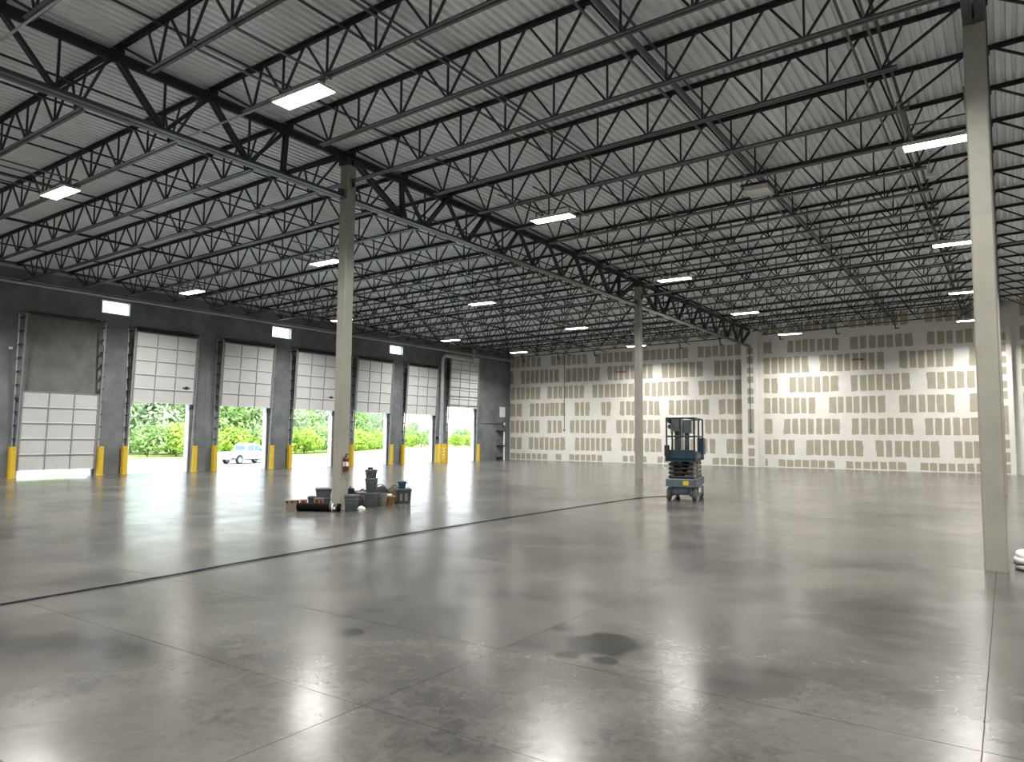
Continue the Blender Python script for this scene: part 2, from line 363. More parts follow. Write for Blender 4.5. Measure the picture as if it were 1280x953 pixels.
# ---- dock doors
def door(i, cy, half, zb, zt, nsec, lean0, lean1, label, struts=False):
    d = struct('door_%d' % i, None, None, label, (XD, cy, 0))
    H = zt - zb; hs = H / nsec
    def xl(z): return lean0 + (lean1 - lean0) * (z - zb) / H
    for k in range(nsec):
        z0, z1 = zb + k * hs + 0.006, zb + (k + 1) * hs - 0.006; x0, x1 = xl(z0), xl(z1); mb = MB()
        # pan with a turned-in lip along top and bottom edge
        prof = [(x0 - 0.022, z0), (x0 + 0.022, z0), (x0 + 0.022, z0 + 0.018), (x0 + 0.010, z0 + 0.030), (x1 + 0.010, z1 - 0.030), (x1 + 0.022, z1 - 0.018), (x1 + 0.022, z1), (x1 - 0.022, z1)]
        mb.prism(prof, -half, half)
        s = obj('door_section', mb, 'doorw', d)
        st = MB()
        for f in (-1.0, -0.333, 0.333, 1.0):
            yc = f * (half - 0.03); w = 0.026 if abs(f) == 1 else 0.015
            st.prism([(x0 + 0.008, z0 + 0.004), (x0 + 0.030, z0 + 0.004), (x1 + 0.030, z1 - 0.004), (x1 + 0.008, z1 - 0.004)], yc - w, yc + w)
        st.prism([(x1 + 0.012, z1 - 0.020), (x1 + 0.032, z1 - 0.020), (x1 + 0.032, z1 + 0.012), (x1 + 0.012, z1 + 0.012)], -half, half)
        obj('stile', st, 'stile', s)
        hg = MB()
        for f in (-0.333, 0.333): hg.box(x0 + 0.02, x0 + 0.045, f * half - 0.035, f * half + 0.035, z0 - 0.03, z0 + 0.04)
        if k: obj('hinge', hg, 'galv', s)
        if struts:
            zz = z0 + hs * 0.30; xx = xl(zz); obj('strut', MB().box(xx + 0.01, xx + 0.06, -half, half, zz - 0.02, zz + 0.02), 'stile', s)
    # tracks lean away from the wall on spaced brackets
    zmax = (zt if zb > 1 else 5.62) + 0.12; x_top = 0.34
    for s in (-1, 1):
        yk = s * (half + 0.045)
        obj('track', MB().beam((0.07, yk, 0.0), (x_top, yk, zmax), 0.055, 0.05), 'stile', d)
        obj('track', MB().beam((0.02, yk + s * 0.10, 0.0), (0.02, yk + s * 0.10, zmax), 0.05, 0.035), 'galv', d)
        br = MB(); z = 0.4
        while z < zmax - 0.05:
            br.box(0.0, 0.07 + (x_top - 0.07) * z / zmax, yk + s * 0.03, yk + s * 0.10, z - 0.02, z + 0.02); z += 0.47
        obj('track_bracket', br, 'black', d)
        obj('bearing_bracket', MB().box(0.0, 0.27, yk + s * 0.06, yk + s * 0.075, zmax - 0.06, zmax + 0.12), 'stile', d)
    if not struts:
        obj('spring_shaft', MB().tube([(0.20, -half + 0.12, zmax + 0.04), (0.20, half - 0.12, zmax + 0.04)], 0.055, 10).tube([(0.20, -half - 0.15, zmax + 0.04), (0.20, half + 0.15, zmax + 0.04)], 0.016, 8), 'black', d, sm=True)
    # white jamb lining of the opening
    hh = 2.90 if not struts else 3.42; ho = DH if not struts else 1.38
    for s in (-1, 1): obj('jamb', MB().box(-0.24, -0.01, min(s * ho, s * (ho - 0.05)), max(s * ho, s * (ho - 0.05)), 0, hh), 'jamb', d)
    obj('head_jamb', MB().box(-0.24, -0.01, -ho + 0.05, ho - 0.05, hh - 0.05, hh), 'jamb', d)
    if i in (2, 4): obj('lift_handle', MB().box(xl(zb + 0.7) + 0.03, xl(zb + 0.7) + 0.05, half - 0.55, half - 0.25, zb + 0.68 - 0.02, zb + 0.68 + 0.02).box(xl(zb + .7) + 0.01, xl(zb + .7) + 0.05, half - 0.42, half - 0.36, zb + 0.64, zb + 0.74), 'black', d)
    return d
nm = ['nearly closed white sectional dock door, leftmost, raised a hand above the floor']
nm += ['raised white sectional dock door, %s open one from the left' % ORD[k] for k in range(5)]
for i, c in enumerate(DC):
    if i == 0: door(1, c, 1.30, 0.24, 3.02, 5, 0.09, 0.21, nm[0])
    else: door(i + 1, c, 1.31, 2.79, 5.57, 5, 0.19, 0.33, nm[i])
door(7, 35.80, 1.43, 3.33, 6.62, 6, 0.19, 0.33, 'tall raised white dock door with doubled horizontal ribs beside the rain leader', True)
# browner wall patch above the closed door
obj('infill_panel', MB().box(XD, XD + 0.006, DC[0] - 1.22, DC[0] + 1.22, 2.95, 5.70), 'recess', wl)

# ---- yellow track guards
def guard_mesh():
    mb = MB(); h = 1.08; o = [(-0.09, -0.10), (0.06, -0.10), (0.10, -0.06), (0.10, 0.06), (0.06, 0.10), (-0.09, 0.10), (-0.09, 0.088), (0.055, 0.088), (0.088, 0.055), (0.088, -0.055), (0.055, -0.088), (-0.09, -0.088)]
    mb.prism(o, 0.0, h, 'xy'); mb.box(-0.09, 0.086, -0.086, 0.086, h - 0.012, h - 0.001); return setmat(mb.mesh('guard'), 'yellow')
gme = guard_mesh(); gba = setmat(MB().box(-0.10, 0.13, -0.13, 0.13, 0.0, 0.012).mesh('plate'), 'yellow')
gho = setmat(MB().lathe([(0.018, 0.0995), (0.018, 0.102)], 10, (0, 0, 0.99), 'x').mesh('hole'), 'black')
dn = ['the nearly closed leftmost dock door'] + ['the %s open dock door' % ORD[k] for k in range(5)] + ['the tall end dock door']
for i, c in enumerate(DC + [35.80]):
    for s in (-1, 1):
        off = 1.46 if i < 6 else 1.60
        yy = c + s * off
        o = thing('track_guard', 'yellow steel track guard standing at the %s foot of %s' % ('left' if s < 0 else 'right', dn[i]), 'guard', (XD + 0.17, yy, 0), 0, 'yellow track guards along the dock doors')
        obj('guard_plate', gme, None, o); obj('base_plate', gba, None, o); obj('bolt_hole', gho, None, o)

# ---- far wall: gypsum boards with taped joints
wf = struct('wall_far', MB().box(XD - 0.02, XE + 0.25, YF + 0.012, YF + 0.25, -0.30, 8.75), 'mud', 'far wall of taped and unpainted gypsum board')
ZR = [(6.98, 6.33), (6.09, 5.20), (4.95, 4.11), (3.83, 2.96), (2.67, 1.84), (1.53, 0.72), (0.45, 0.07)]
ZRU = (8.05, 7.45)
GL = [[(-28.32, -25.85), (-25.04, -22.33), (-21.71, -19.12), (-18.36, -15.49), (-14.93, -12.36)],
      [(-28.33, -28.1), (-27.46, -24.46), (-23.89, -21.41), (-20.85, -17.76), (-17.18, -14.62), (-13.93, -12.36)],
      [(-28.3, -25.9), (-25.31, -22.53), (-21.94, -19.01), (-18.3, -15.52), (-14.89, -12.36)],
      [(-28.33, -27.37), (-26.71, -23.96), (-23.21, -22.14), (-21.3, -20.63), (-19.99, -17.34), (-16.75, -14.3), (-13.68, -12.36)],
      [(-28.31, -25.94), (-25.3, -24.2), (-23.59, -20.96), (-20.23, -17.32), (-16.7, -15.1), (-14.51, -12.36)],
      [(-28.3, -27.35), (-26.78, -23.95), (-23.2, -20.59), (-19.89, -17.24), (-16.6, -13.93), (-13.27, -12.36)],
      [(-28.29, -25.31), (-24.65, -24.22), (-23.63, -21.23), (-19.8, -18.19), (-17.5, -15.2), (-14.09, -12.36)]]
GR = [[(-11.12, -10.64), (-9.81, -7.2), (-6.62, -3.73), (-3.11, -0.35)],
      [(-11.12, -8.73), (-8.15, -5.04), (-4.35, -2.02), (-1.36, -0.2)],
      [(-11.12, -10.37), (-9.75, -7.26), (-6.65, -3.93), (-3.18, -0.3)],
      [(-11.12, -8.44), (-7.73, -5.08), (-4.41, -2.03), (-1.4, -0.2)],
      [(-11.12, -10.7), (-10.09, -7.24), (-6.66, -3.85), (-3.3, -0.3)],
      [(-11.12, -9.53), (-8.95, -6.15), (-5.54, -2.73), (-2.12, -0.2)],
      [(-11.12, -11.0), (-10.4, -7.56), (-7.0, -4.22), (-3.6, -0.5)]]
def jband(x0, x1, z0, z1, th, seg, jit, vert=False):
    # a swept band of compound with a hand-drawn edge
    mb = MB(); n = max(1, int(abs((z1 - z0) if vert else (x1 - x0)) / seg)); top = []; bot = []
    for i in range(n + 1):
        t = i / n
        if vert:
            z = z0 + (z1 - z0) * t; bot.append((x0 + R.uniform(-jit, jit), z)); top.append((x1 + R.uniform(-jit, jit), z))
        else:
            x = x0 + (x1 - x0) * t; bot.append((x, z0 + R.uniform(-jit, jit))); top.append((x, z1 + R.uniform(-jit, jit)))
    y0 = YF + 0.002; y1 = YF - th
    vs = [(a, y, b) for y in (y1, y0) for pts in (bot, top) for a, b in pts]; k = n + 1; fs = []
    for i in range(n):
        fs.append((i, i + 1, k + i + 1, k + i))
        fs.append((i, 2 * k + i, 2 * k + i + 1, i + 1)); fs.append((k + i, k + i + 1, 3 * k + i + 1, 3 * k + i))
    fs.append((0, k, 3 * k, 2 * k)); fs.append((n, 2 * k + n, 3 * k + n, k + n))
    mb.poly(vs, fs); return mb
rows = [ZRU] + ZR
edges = [8.7] + [(rows[i][1] + rows[i + 1][0]) / 2 for i in range(len(rows) - 1)] + [0.0]
for side, (G, xa, xb) in enumerate(((GL, XD, -12.28), (GR, -11.18, 0.10), (None, 0.62, XE))):
    for r in range(len(rows)):
        zt, zb = rows[r]
        if G is None:
            gs = []; x = 0.72 + 0.9 * (r % 2)
            if r % 2: gs.append((0.70, 1.1))
            while x + 2.7 < XE: gs.append((x, x + 2.75)); x += 3.45
        else: gs = G[max(r - 1, 0)] if r else G[2]
        bnd = [xa] + [(gs[i][1] + gs[i + 1][0]) / 2 for i in range(len(gs) - 1)] + [xb]
        for i, (g0, g1) in enumerate(gs):
            b = obj('drywall_board', MB().box(bnd[i] + 0.001, bnd[i + 1] - 0.001, YF - 0.001, YF + 0.012, edges[r + 1] + 0.001, edges[r] - 0.001), 'board', wf)
            n = max(1, int(round((g1 - g0) / 0.40))); st = MB()
            for k in range(1, n):
                xc = g0 + (g1 - g0) * k / n; w = 0.045 + R.uniform(-0.012, 0.012)
                q = jband(xc - w + R.uniform(-.02, .02), xc + w, zb - 0.08, zt + 0.08, 0.004, 0.3, 0.012, True); st.poly(q.v, q.f)
            if st.v: obj('screw_strip', st, 'mud', b)
            if i:
                p0 = gs[i - 1][1]
                obj('butt_joint', jband(p0, g0, zb - 0.12, zt + 0.12, 0.006, 0.25, 0.03, True), 'mud', wf)
        obj('butt_joint', jband(gs[-1][1], xb, zb - 0.12, zt + 0.12, 0.006, 0.25, 0.02, True), 'mud', wf)
        if gs[0][0] - xa > 0.03: obj('butt_joint', jband(xa, gs[0][0], zb - 0.12, zt + 0.12, 0.006, 0.25, 0.01, True), 'mud', wf)
        z1 = rows[r + 1][0] if r + 1 < len(rows) else None
        if z1: obj('tape_band', jband(xa, xb, z1, zb, 0.007, 0.22, 0.028), 'mud', wf)
        else: obj('tape_band', jband(xa, xb, 0.0, zb, 0.005, 0.22, 0.015), 'mud', wf)
# boxed-out column pilasters on the far wall
pat = [(6.68, 6.32), (6.19, 5.77), (5.55, 5.23), (5.05, 4.69), (4.39, 4.05), (3.90, 3.54), (3.22, 1.87), (1.63, 1.22), (1.04, 0.59), (0.48, 0.06)]
for n_, (px0, px1) in enumerate(((-12.26, -11.40), (-0.56, 0.34))):
    tr_ = struct('trim_%d' % (n_ + 1), MB().box(px0, px1, YF - 0.34, YF - 0.002, 0, 7.9), 'mud', ['white gypsum box-out where the long girder meets the far wall', 'white gypsum box-out behind the right-hand column'][n_])
    cx = (px0 + px1) / 2 + 0.06
    for a, b in pat: obj('bare_patch', MB().box(cx - 0.17, cx + 0.17, YF - 0.344, YF - 0.339, b, a), 'board', tr_)
# red marker scrawl on two boards, small uneven strokes
for x, z, w in ((-19.95, 5.70, 0.36), (-6.30, 5.76, 0.30)):
    mb = MB(); k = -w
    while k < w:
        q = R.uniform(0.05, 0.13); mb.beam((x + k, YF - 0.006, z + R.uniform(-.03, .05)), (x + k + q, YF - 0.006, z + R.uniform(-.05, .04)), 0.004, R.uniform(0.03, 0.07), (0, 0, 1)); k += q * 0.8
    obj('marker_scrawl', mb, 'marker', wf)
# other two walls close the hall
struct('wall_right', MB().box(XE, XE + 0.25, YB - 0.25, YF + 0.25, -0.30, 8.75), 'mud')
struct('wall_back', MB().box(XD - 0.2, XE + 0.25, YB - 0.25, YB, -0.30, 8.75), 'mud')

# ================================================================== STEEL
BR = 9                                           # joists beyond this index carry one joined web
def joist_proto(x0, x1, name, full, extend):
    root = bpy.data.objects.new(name, None); root.empty_display_size = 0.2
    L_ = x1 - x0; sl = 0.0214 if x0 < XG - 1 else 0.0300
    zt = lambda x: zdeck(x) - 0.006; zb = lambda x: zbot(x)
    def add(nm, mb, m): 
        o = bpy.data.objects.new(nm, setmat(mb.mesh(nm), m)); COL.objects.link(o); o.parent = root; return o
    COL.objects.link(root)
    a, b = x0 + 0.02, x1 - 0.02
    tc = MB().twin((a, 0, zt(a) - 0.006), (b, 0, zt(b) - 0.006), 0.058, 0.010, 0.028).twin((a, 0, zt(a) - 0.036), (b, 0, zt(b) - 0.036), 0.009, 0.056, 0.026)
    add('top_chord', tc, 'steel')
    for xe, s in ((x0, 1), (x1, -1)):
        add('seat', MB().box(min(xe + s * .02, xe + s * .16), max(xe + s * .02, xe + s * .16), -0.06, 0.06, zt(xe) - 0.118, zt(xe) - 0.05), 'steel')
    n = int(round((L_ - 4.16) / 1.11)); b0, b1 = x0 + 2.08, x1 - 2.08; stp = (b1 - b0) / n
    nodes = [b0 + i * stp for i in range(n + 1)]; e0, e1 = x0 + 1.28, x1 - 1.28
    ca, cb = (x0 + 0.14, x1 - 0.14) if extend else (e0 - 0.22, e1 + 0.22)
    bc = MB().twin((ca, 0, zb(ca) + 0.006), (cb, 0, zb(cb) + 0.006), 0.052, 0.010, 0.028).twin((ca, 0, zb(ca) + 0.032), (cb, 0, zb(cb) + 0.032), 0.009, 0.048, 0.026)
    add('bottom_chord', bc, 'chord')
    T = lambda x: (x, 0, zt(x) - 0.035); B = lambda x: (x, 0, zb(x) + 0.03)
    bars = []; w = 0.034
    for i, x in enumerate(nodes):
        bars.append((B(x - 0.02), T(x - stp / 2 + 0.03), w)); bars.append((B(x + 0.02), T(x + stp / 2 - 0.03), w)); bars.append((B(x), T(x), 0.030))
    for e, s, xe in ((e0, 1, x0), (e1, -1, x1)):
        bars.append((B(e), T(xe + s * 0.20), 0.038)); bars.append((B(e), T(e - s * 0.32), 0.030))
        bars.append((B(e + s * 0.02), T((b0 if s > 0 else b1) - s * (stp / 2 + 0.03)), w))
    if full:
        for p, q, ww in bars: add('web_bar', MB().beam(p, q, ww, ww, (0, 1, 0)), 'steel')
    else:
        mb = MB()
        for p, q, ww in bars: mb.beam(p, q, ww, ww, (0, 1, 0))
        add('web', mb, 'steel')
    return root
bays = [(XD, XG, 'on the dock side'), (XG, XR, 'of the central bay'), (XR, XE, 'of the right-hand bay')]
for bi, (x0, x1, where) in enumerate(bays):
    protos = {}
    for k in range(-8, 18):
        colm = k % 9 == 0
        full = k <= BR and bi < 2
        key = (full, colm)
        if key not in protos: protos[key] = joist_proto(x0, x1, 'roof_joist', full, colm); o = protos[key]
        else: o = dup(protos[key])
        o.location = (0, Y0 + k * SP, 0)
        if k == 0: wh = 'meeting the nearest columns'
        elif k == 9: wh = 'meeting the middle-distance column'
        elif k < 0: wh = '%s before the nearest columns' % ORD[-k - 1]
        elif k < 9: wh = '%s beyond the nearest columns' % ORD[k - 1]
        else: wh = '%s beyond the middle-distance column' % ORD[k - 10]
        tag(o, 'black open-web roof joist %s, %s' % (where, wh), 'joist', 'roof joists ' + where)

def girder(xg, ztop, zc, label, y_first):
    root = thing('joist_girder', label, 'girder', (xg, y_first, 0), 0, 'long truss girders')
    L_ = 9 * SP; zt, zb = ztop, zc
    obj('top_chord', MB().twin((0, 0.02, zt - 0.007), (0, L_ - 0.02, zt - 0.007), 0.125, 0.014, 0.03).twin((0, 0.02, zt - 0.065), (0, L_ - 0.02, zt - 0.065), 0.014, 0.11, 0.03), 'girder', root)
    obj('bottom_chord', MB().twin((0, 0.14, zb - 0.05), (0, L_ - 0.14, zb - 0.05), 0.105, 0.013, 0.03).twin((0, 0.14, zb), (0, L_ - 0.14, zb), 0.013, 0.095, 0.03), 'chord', root)
    for s in (0, 1):
        y = 0.20 if s == 0 else L_ - 0.20
        obj('stabiliser_plate', MB().box(-0.012, 0.012, min(y - .02, y + .02) - 0.06, max(y - .02, y + .02) + 0.06, zb - 0.06, zb + 0.16), 'chord', root)
        ys_ = 0.03 if s == 0 else L_ - 0.17
        obj('seat', MB().box(-0.13, 0.13, ys_, ys_ + 0.14, zt - 0.235, zt - 0.10), 'girder', root)
    T = lambda q: (0, q * SP, zt - 0.09); B = lambda q: (0, q * SP, zb + 0.03)
    def mem(nm, p, q, w): obj(nm, MB().twin(p, q, w, w * 0.85, 0.028, (1, 0, 0)).twin(p, q, w * 0.12, w, 0.026, (1, 0, 0)) if False else
                              MB().beam(p, q, w * 0.85, w * 0.42, (1, 0, 0)).v and MB().poly(*_tw(p, q, w)), 'girder', root)
    def _tw(p, q, w):
        m = MB(); m.beam(Vector(p) + Vector((w * 0.42, 0, 0)), Vector(q) + Vector((w * 0.42, 0, 0)), w * 0.9, w * 0.5, (1, 0, 0))
        m.beam(Vector(p) - Vector((w * 0.42, 0, 0)), Vector(q) - Vector((w * 0.42, 0, 0)), w * 0.9, w * 0.5, (1, 0, 0)); return m.v, m.f
    def member(nm, p, q, w): v, f = _tw(p, q, w); obj(nm, MB().poly(v, f), 'girder', root)
    member('end_diagonal', (0, 0.22, zt - 0.10), B(1.0), 0.105); member('end_diagonal', (0, L_ - 0.22, zt - 0.10), B(8.0), 0.105)
    member('vertical', B(1.03), T(1.0), 0.085); member('vertical', B(7.97), T(8.0), 0.085)
    for k in range(1, 8):
        w = 0.09 if k in (1, 2, 6, 7) else 0.07
        member('diagonal', T(k + 0.03), B(k + 0.47), w * (0.72 if k < 4 else 1)); member('diagonal', B(k + 0.53), T(k + 0.97), w * (1 if k < 4 else 0.72))
        obj('vertical', MB().beam(B(k + 0.5), T(k + 0.5), 0.035, 0.035, (1, 0, 0)), 'girder', root)
    return root
seg = ['nearest span, coming in at upper left', 'middle span, up to the middle-distance column', 'far span, up to the drywall wall']
for i in range(3):
    if i < 3: girder(XG, 7.742, 6.79, 'dark truss girder over the extinguisher column, ' + seg[i], YB + i * 9 * SP)
seg2 = ['overhead span running to the right-hand column', 'span hidden behind the right-hand column', 'last span to the far wall behind the right-hand column']
for i in range(3): girder(XR, 8.093, 6.97, 'dark steel truss girder, ' + seg2[i], YB + i * 9 * SP)

def column(x, y, h, label):
    t = thing('steel_column', label, 'column', (x, y, 0), 0, 'square putty coloured columns')
    a, c = 0.125, 0.018
    o = [(-a + c, -a), (a - c, -a), (a, -a + c), (a, a - c), (a - c, a), (-a + c, a), (-a, a - c), (-a, -a + c)]
    obj('shaft', MB().prism(o, 0.0, h, 'xy'), 'column', t)
    mb = MB()
    for k, q in ((2.1, 0), (4.45, 0), (5.6, 0)): mb.box(-a + 0.03, a - 0.03, -a - 0.0015, -a + 0.01, k, k + 0.006)
    obj('weld_seam', mb, 'stile', t)
    obj('cap_plate', MB().box(-0.14, 0.14, -0.14, 0.14, h, h + 0.016), 'girder', t)
    obj('gusset', MB().box(0.10, 0.125 + 0.07, -0.01, 0.01, h - 0.48, h - 0.36), 'girder', t)
    return t
column(XG, Y0, 7.49, 'tall putty coloured column with the fire extinguisher and buckets at its foot')
column(XG, Y0 + 9 * SP, 7.49, 'tall putty coloured column standing alone in the middle distance left of the scissor lift')
column(XR, Y0, 7.842, 'tall putty coloured column at the right edge, closest one to the camera')
column(XR, Y0 + 9 * SP, 7.842, 'putty coloured column standing directly behind the right-hand one')

# ---- bridging, conduits and sprinkler pipes running the length of the hall
def run(name, x, z, r, m, label, cat, square=True, y0=YB + 0.02, y1=YF - 0.02, group=None):
    if square: mb = MB().beam((x, y0, z), (x, y1, z), r * 2, 0.008).beam((x - r, y0, z + r * 0.9), (x - r, y1, z + r * 0.9), 0.008, r * 2)
    else: mb = MB().tube([(x, y0, z), (x, y1, z)], r, 10)
    o = obj(name, mb, m, sm=not square); return tag(o, label, cat, group)
BX = [(-10.40, 'close right of the long girder'), (-8.15, 'second line right of the long girder'), (-7.40, 'double line third right of the long girder, upper of the pair'), (-4.42, 'right of the large sprinkler main'), (-1.38, 'rightmost, just left of the right-hand column'),
      (-13.50, 'close left of the long girder'), (-14.58, 'second line left of the long girder'), (-16.55, 'third line left of the long girder'), (-19.75, 'fourth line left of the long girder'), (-22.6, 'fifth line left of the long girder'), (-25.6, 'closest line to the dock wall')]
for x, w in BX:
    z = 7.80 if x > XG else min(7.55, zdeck(x) - 0.14)
    if x < XG: x = x * (z - EYE) / (7.8 - EYE) if x > -21 else x
    run('bridging_angle', x, z, 0.022, 'steel', 'thin dark bridging angle, %s' % w, 'bridging', group='lengthwise bridging lines under the deck')
for i, x in enumerate((-15.33, -18.10, -20.86, -23.49)):
    run('bridging_angle', x, zbot(x) + 0.075, 0.020, 'steel', 'thin dark bridging angle along joist bottoms, dock side, %s left of the long girder' % ORD[i], 'bridging', group='lengthwise bridging lines under the deck')
for x, w in ((-7.52, 'thin dark conduit pipe paired with a bridging angle right of the long girder'), (-4.90, 'thin grey pipe left of the large sprinkler main'), (-1.80, 'grey branch pipe, left one of the pair beside the right-hand column'), (-1.51, 'grey branch pipe, right one of the pair beside the right-hand column')):
    run('sprinkler_pipe', x, 7.80, 0.022, 'pipe', w, 'pipe', False)
run('sprinkler_main', -4.62, 7.80, 0.052, 'pipe', 'large dark sprinkler main running the length of the hall above the white hung box', 'pipe', False)
run('sprinkler_pipe', XD + 0.50, 6.715, 0.045, 'galv', 'pale pipe run hung under the joist ends along the dock wall', 'pipe', False)
run('wall_conduit', XD + 0.035, 6.90, 0.016, 'galv', 'thin upper conduit fixed high along the dock wall', 'conduit', False)
run('wall_conduit', XD + 0.035, 6.82, 0.013, 'galv', 'thin lower conduit fixed high along the dock wall', 'conduit', False)
# short struts hanging from the last joist, just short of the far wall
for i, x in enumerate((-26.14, -23.49, -20.86, -18.1, -15.33, -12.98, -9.76, -6.97, -4.29, -1.62)):
    z = zbot(x)
    t = thing('hanging_strut', 'short dark strut under the last joist by the drywall wall, %s from the dock corner' % ORD[i], 'strut', (x, Y0 + 17 * SP, z - 0.33), 0, 'struts along the top of the far wall')
    obj('strut_bar', MB().beam((0.0, 0, 0.02), (-0.06, 0, 0.352), 0.045, 0.05), 'black', t)
    obj('foot_plate', MB().box(-0.05, 0.16, -0.04, 0.04, 0.0, 0.035), 'black', t)

# ================================================================== LIGHT FIXTURES
def fixture_proto():
    t = thing('high_bay_light', 'x', 'light', (0, 0, 0))
    a, b = 0.56, 0.19
    obj('housing', MB().rbox(-a, a, -b, b, 0.012, 0.062, 0.02).box(-a, a, -b, -b + 0.02, 0, 0.02).box(-a, a, b - 0.02, b, 0, 0.02), 'whitem', t)
    mb = MB().poly([(-a + 0.012, -b + 0.022, 0.004), (a - 0.012, -b + 0.022, 0.004), (a - 0.012, b - 0.022, 0.004), (-a + 0.012, b - 0.022, 0.004)], [(3, 2, 1, 0)])
    obj('diffuser', mb, 'lamp', t)
    ld = bpy.data.lights.new('led_array', 'AREA'); ld.shape = 'RECTANGLE'; ld.size = 1.08; ld.size_y = 0.33; ld.energy = LAMP; ld.color = (1.0, 0.965, 0.90); ld.spread = math.radians(BEAM)
    lo = bpy.data.objects.new('led_array', ld); COL.objects.link(lo); lo.parent = t; lo.location = (0, 0, -0.004)
    obj('driver_box', MB().rbox(-0.30, 0.30, -0.06, 0.06, 0.062, 0.115, 0.012), 'whitem', t)
    mb = MB()
    return t
FX = dict(A=(-9.08, 7.30), B=(-17.40, 7.35), C=(-25.46, 15.55), D=(-17.42, 15.07), E=(-9.07, 14.98), F=(-17.43, 23.25), G=(-25.73, 31.43), H=(-25.65, 38.22),
          I=(-17.45, 31.12), J=(-9.15, 23.12), K=(-9.11, 31.03), L=(-9.02, 38.45), M=(-0.83, 14.83), N=(-0.95, 22.89), O=(-1.01, 30.76), P=(-1.12, 38.15), Q=(-17.84, 39.0), X1=(-25.6, 23.2))
LOCS = []
for n_, (x, y) in FX.items():
    zf = 6.72 if x < -20 else (6.88 if x < -12 else (6.95 if x < -5 else 6.99)); s = (zf - EYE) / (6.95 - EYE); LOCS.append((x * s, y * s, zf))
for x, y in ((-0.95, 7.3), (7.2, -0.6), (7.2, 7.3), (7.2, 15.0), (7.2, 23.0), (7.2, 31.0), (7.2, 38.3), (-0.95, -0.6), (-9.1, -0.6), (-17.4, -0.6), (-24.9, -0.6), (-24.9, 7.3)):
    LOCS.append((x, y, 6.72 if x < -20 else (6.88 if x < -12 else 6.97)))
rown = lambda x: 'the row along the dock doors' if x < -20 else 'the row left of the long girder' if x < -12 else 'the row just right of the long girder' if x < -5 else 'the row beside the right-hand column' if x < 3 else 'the row farthest right'
fx = fixture_proto()
for i, (x, y, z) in enumerate(LOCS):
    o = fx if i == 0 else dup(fx)
    o.location = (x, y, z)
    ks = math.floor((y - 0.03 - Y0) / SP); ya_, yb_ = Y0 + ks * SP - 0.05 - y, Y0 + (ks + 1) * SP + 0.05 - y; rz_ = zbot(x) - 0.002 - z
    if rz_ > 0.075: 
        mb = MB().box(-0.50, 0.50, -0.012, 0.012, rz_ - 0.024, rz_ - 0.002); mb.box(-0.50, -0.46, ya_, yb_, rz_ - 0.025, rz_).box(0.46, 0.50, ya_, yb_, rz_ - 0.025, rz_).box(-0.49, -0.47, -0.015, 0.015, 0.05, rz_).box(0.47, 0.49, -0.015, 0.015, 0.05, rz_)
    else: mb = MB().box(-0.50, 0.50, -0.012, 0.012, 0.063, 0.07).box(-0.50, -0.46, ya_, yb_, 0.063, max(0.07, rz_)).box(0.46, 0.50, ya_, yb_, 0.063, max(0.07, rz_))
    obj('mounting_rail', mb, 'pipe', o)
    rank = sum(1 for q in LOCS if rown(q[0]) == rown(x) and q[1] > y)
    tag(o, 'lit LED light in %s, %s from far wall' % (rown(x), ORD[rank]), 'light', 'LED high-bay lights')
FEEDS = [('thin pale conduit feeding the bright light just right of the long girder', -13.3, -9.66, 7.24, 7.02), ('thin pale conduit crossing the long girder at the top left corner', -13.0, -6.0, 3.87, 6.93)]
for nm_, xa, xb, y, z in FEEDS:
    o = obj('light_feed_conduit', MB().tube([(xa, y, z), (xb, y, z)], 0.018, 8), 'galv', sm=True); tag(o, nm_, 'conduit')
for x, y, z, lb in ((-9.0, 14.3, 7.13, 'small round white sensor just left of the light nearest the sprinkler main'), (-1.19, 17.9, 7.38, 'small round white sensor below the brightest light by the right-hand column')):
    t = thing('ceiling_sensor', lb, 'sensor', (x, y, z)); obj('lens', MB().lathe([(0.02, -0.06), (0.07, -0.05), (0.085, 0.0), (0.085, 0.02)], 16), 'white', t, sm=True); obj('stem', MB().tube([(0, 0, 0.0), (0, 0, 0.30)], 0.012, 6), 'galv', t)
# hung white box under the sprinkler main
t = thing('hung_box', 'unlit white box hung between two joists under the large sprinkler main', 'unit', (-4.66, 17.2, 7.42))
obj('case', MB().rbox(-0.27, 0.27, -0.32, 0.32, 0.0, 0.16, 0.02), 'whitem', t)
obj('hanger_frame', MB().box(-0.33, 0.33, -0.40, -0.35, 0.10, 0.15).box(-0.33, 0.33, 0.35, 0.40, 0.10, 0.15).box(-0.33, -0.28, -0.35, 0.35, 0.10, 0.15).box(0.28, 0.33, -0.35, 0.35, 0.10, 0.15), 'black', t)
obj('hanger_rod', MB().tube([(-0.3, 0.37, 0.12), (-0.3, 0.37, 0.45)], 0.008, 6).tube([(0.3, 0.37, 0.12), (0.3, 0.37, 0.45)], 0.008, 6).tube([(-0.3, -0.37, 0.12), (-0.3, -0.37, 0.45)], 0.008, 6).tube([(0.3, -0.37, 0.12), (0.3, -0.37, 0.45)], 0.008, 6), 'black', t)

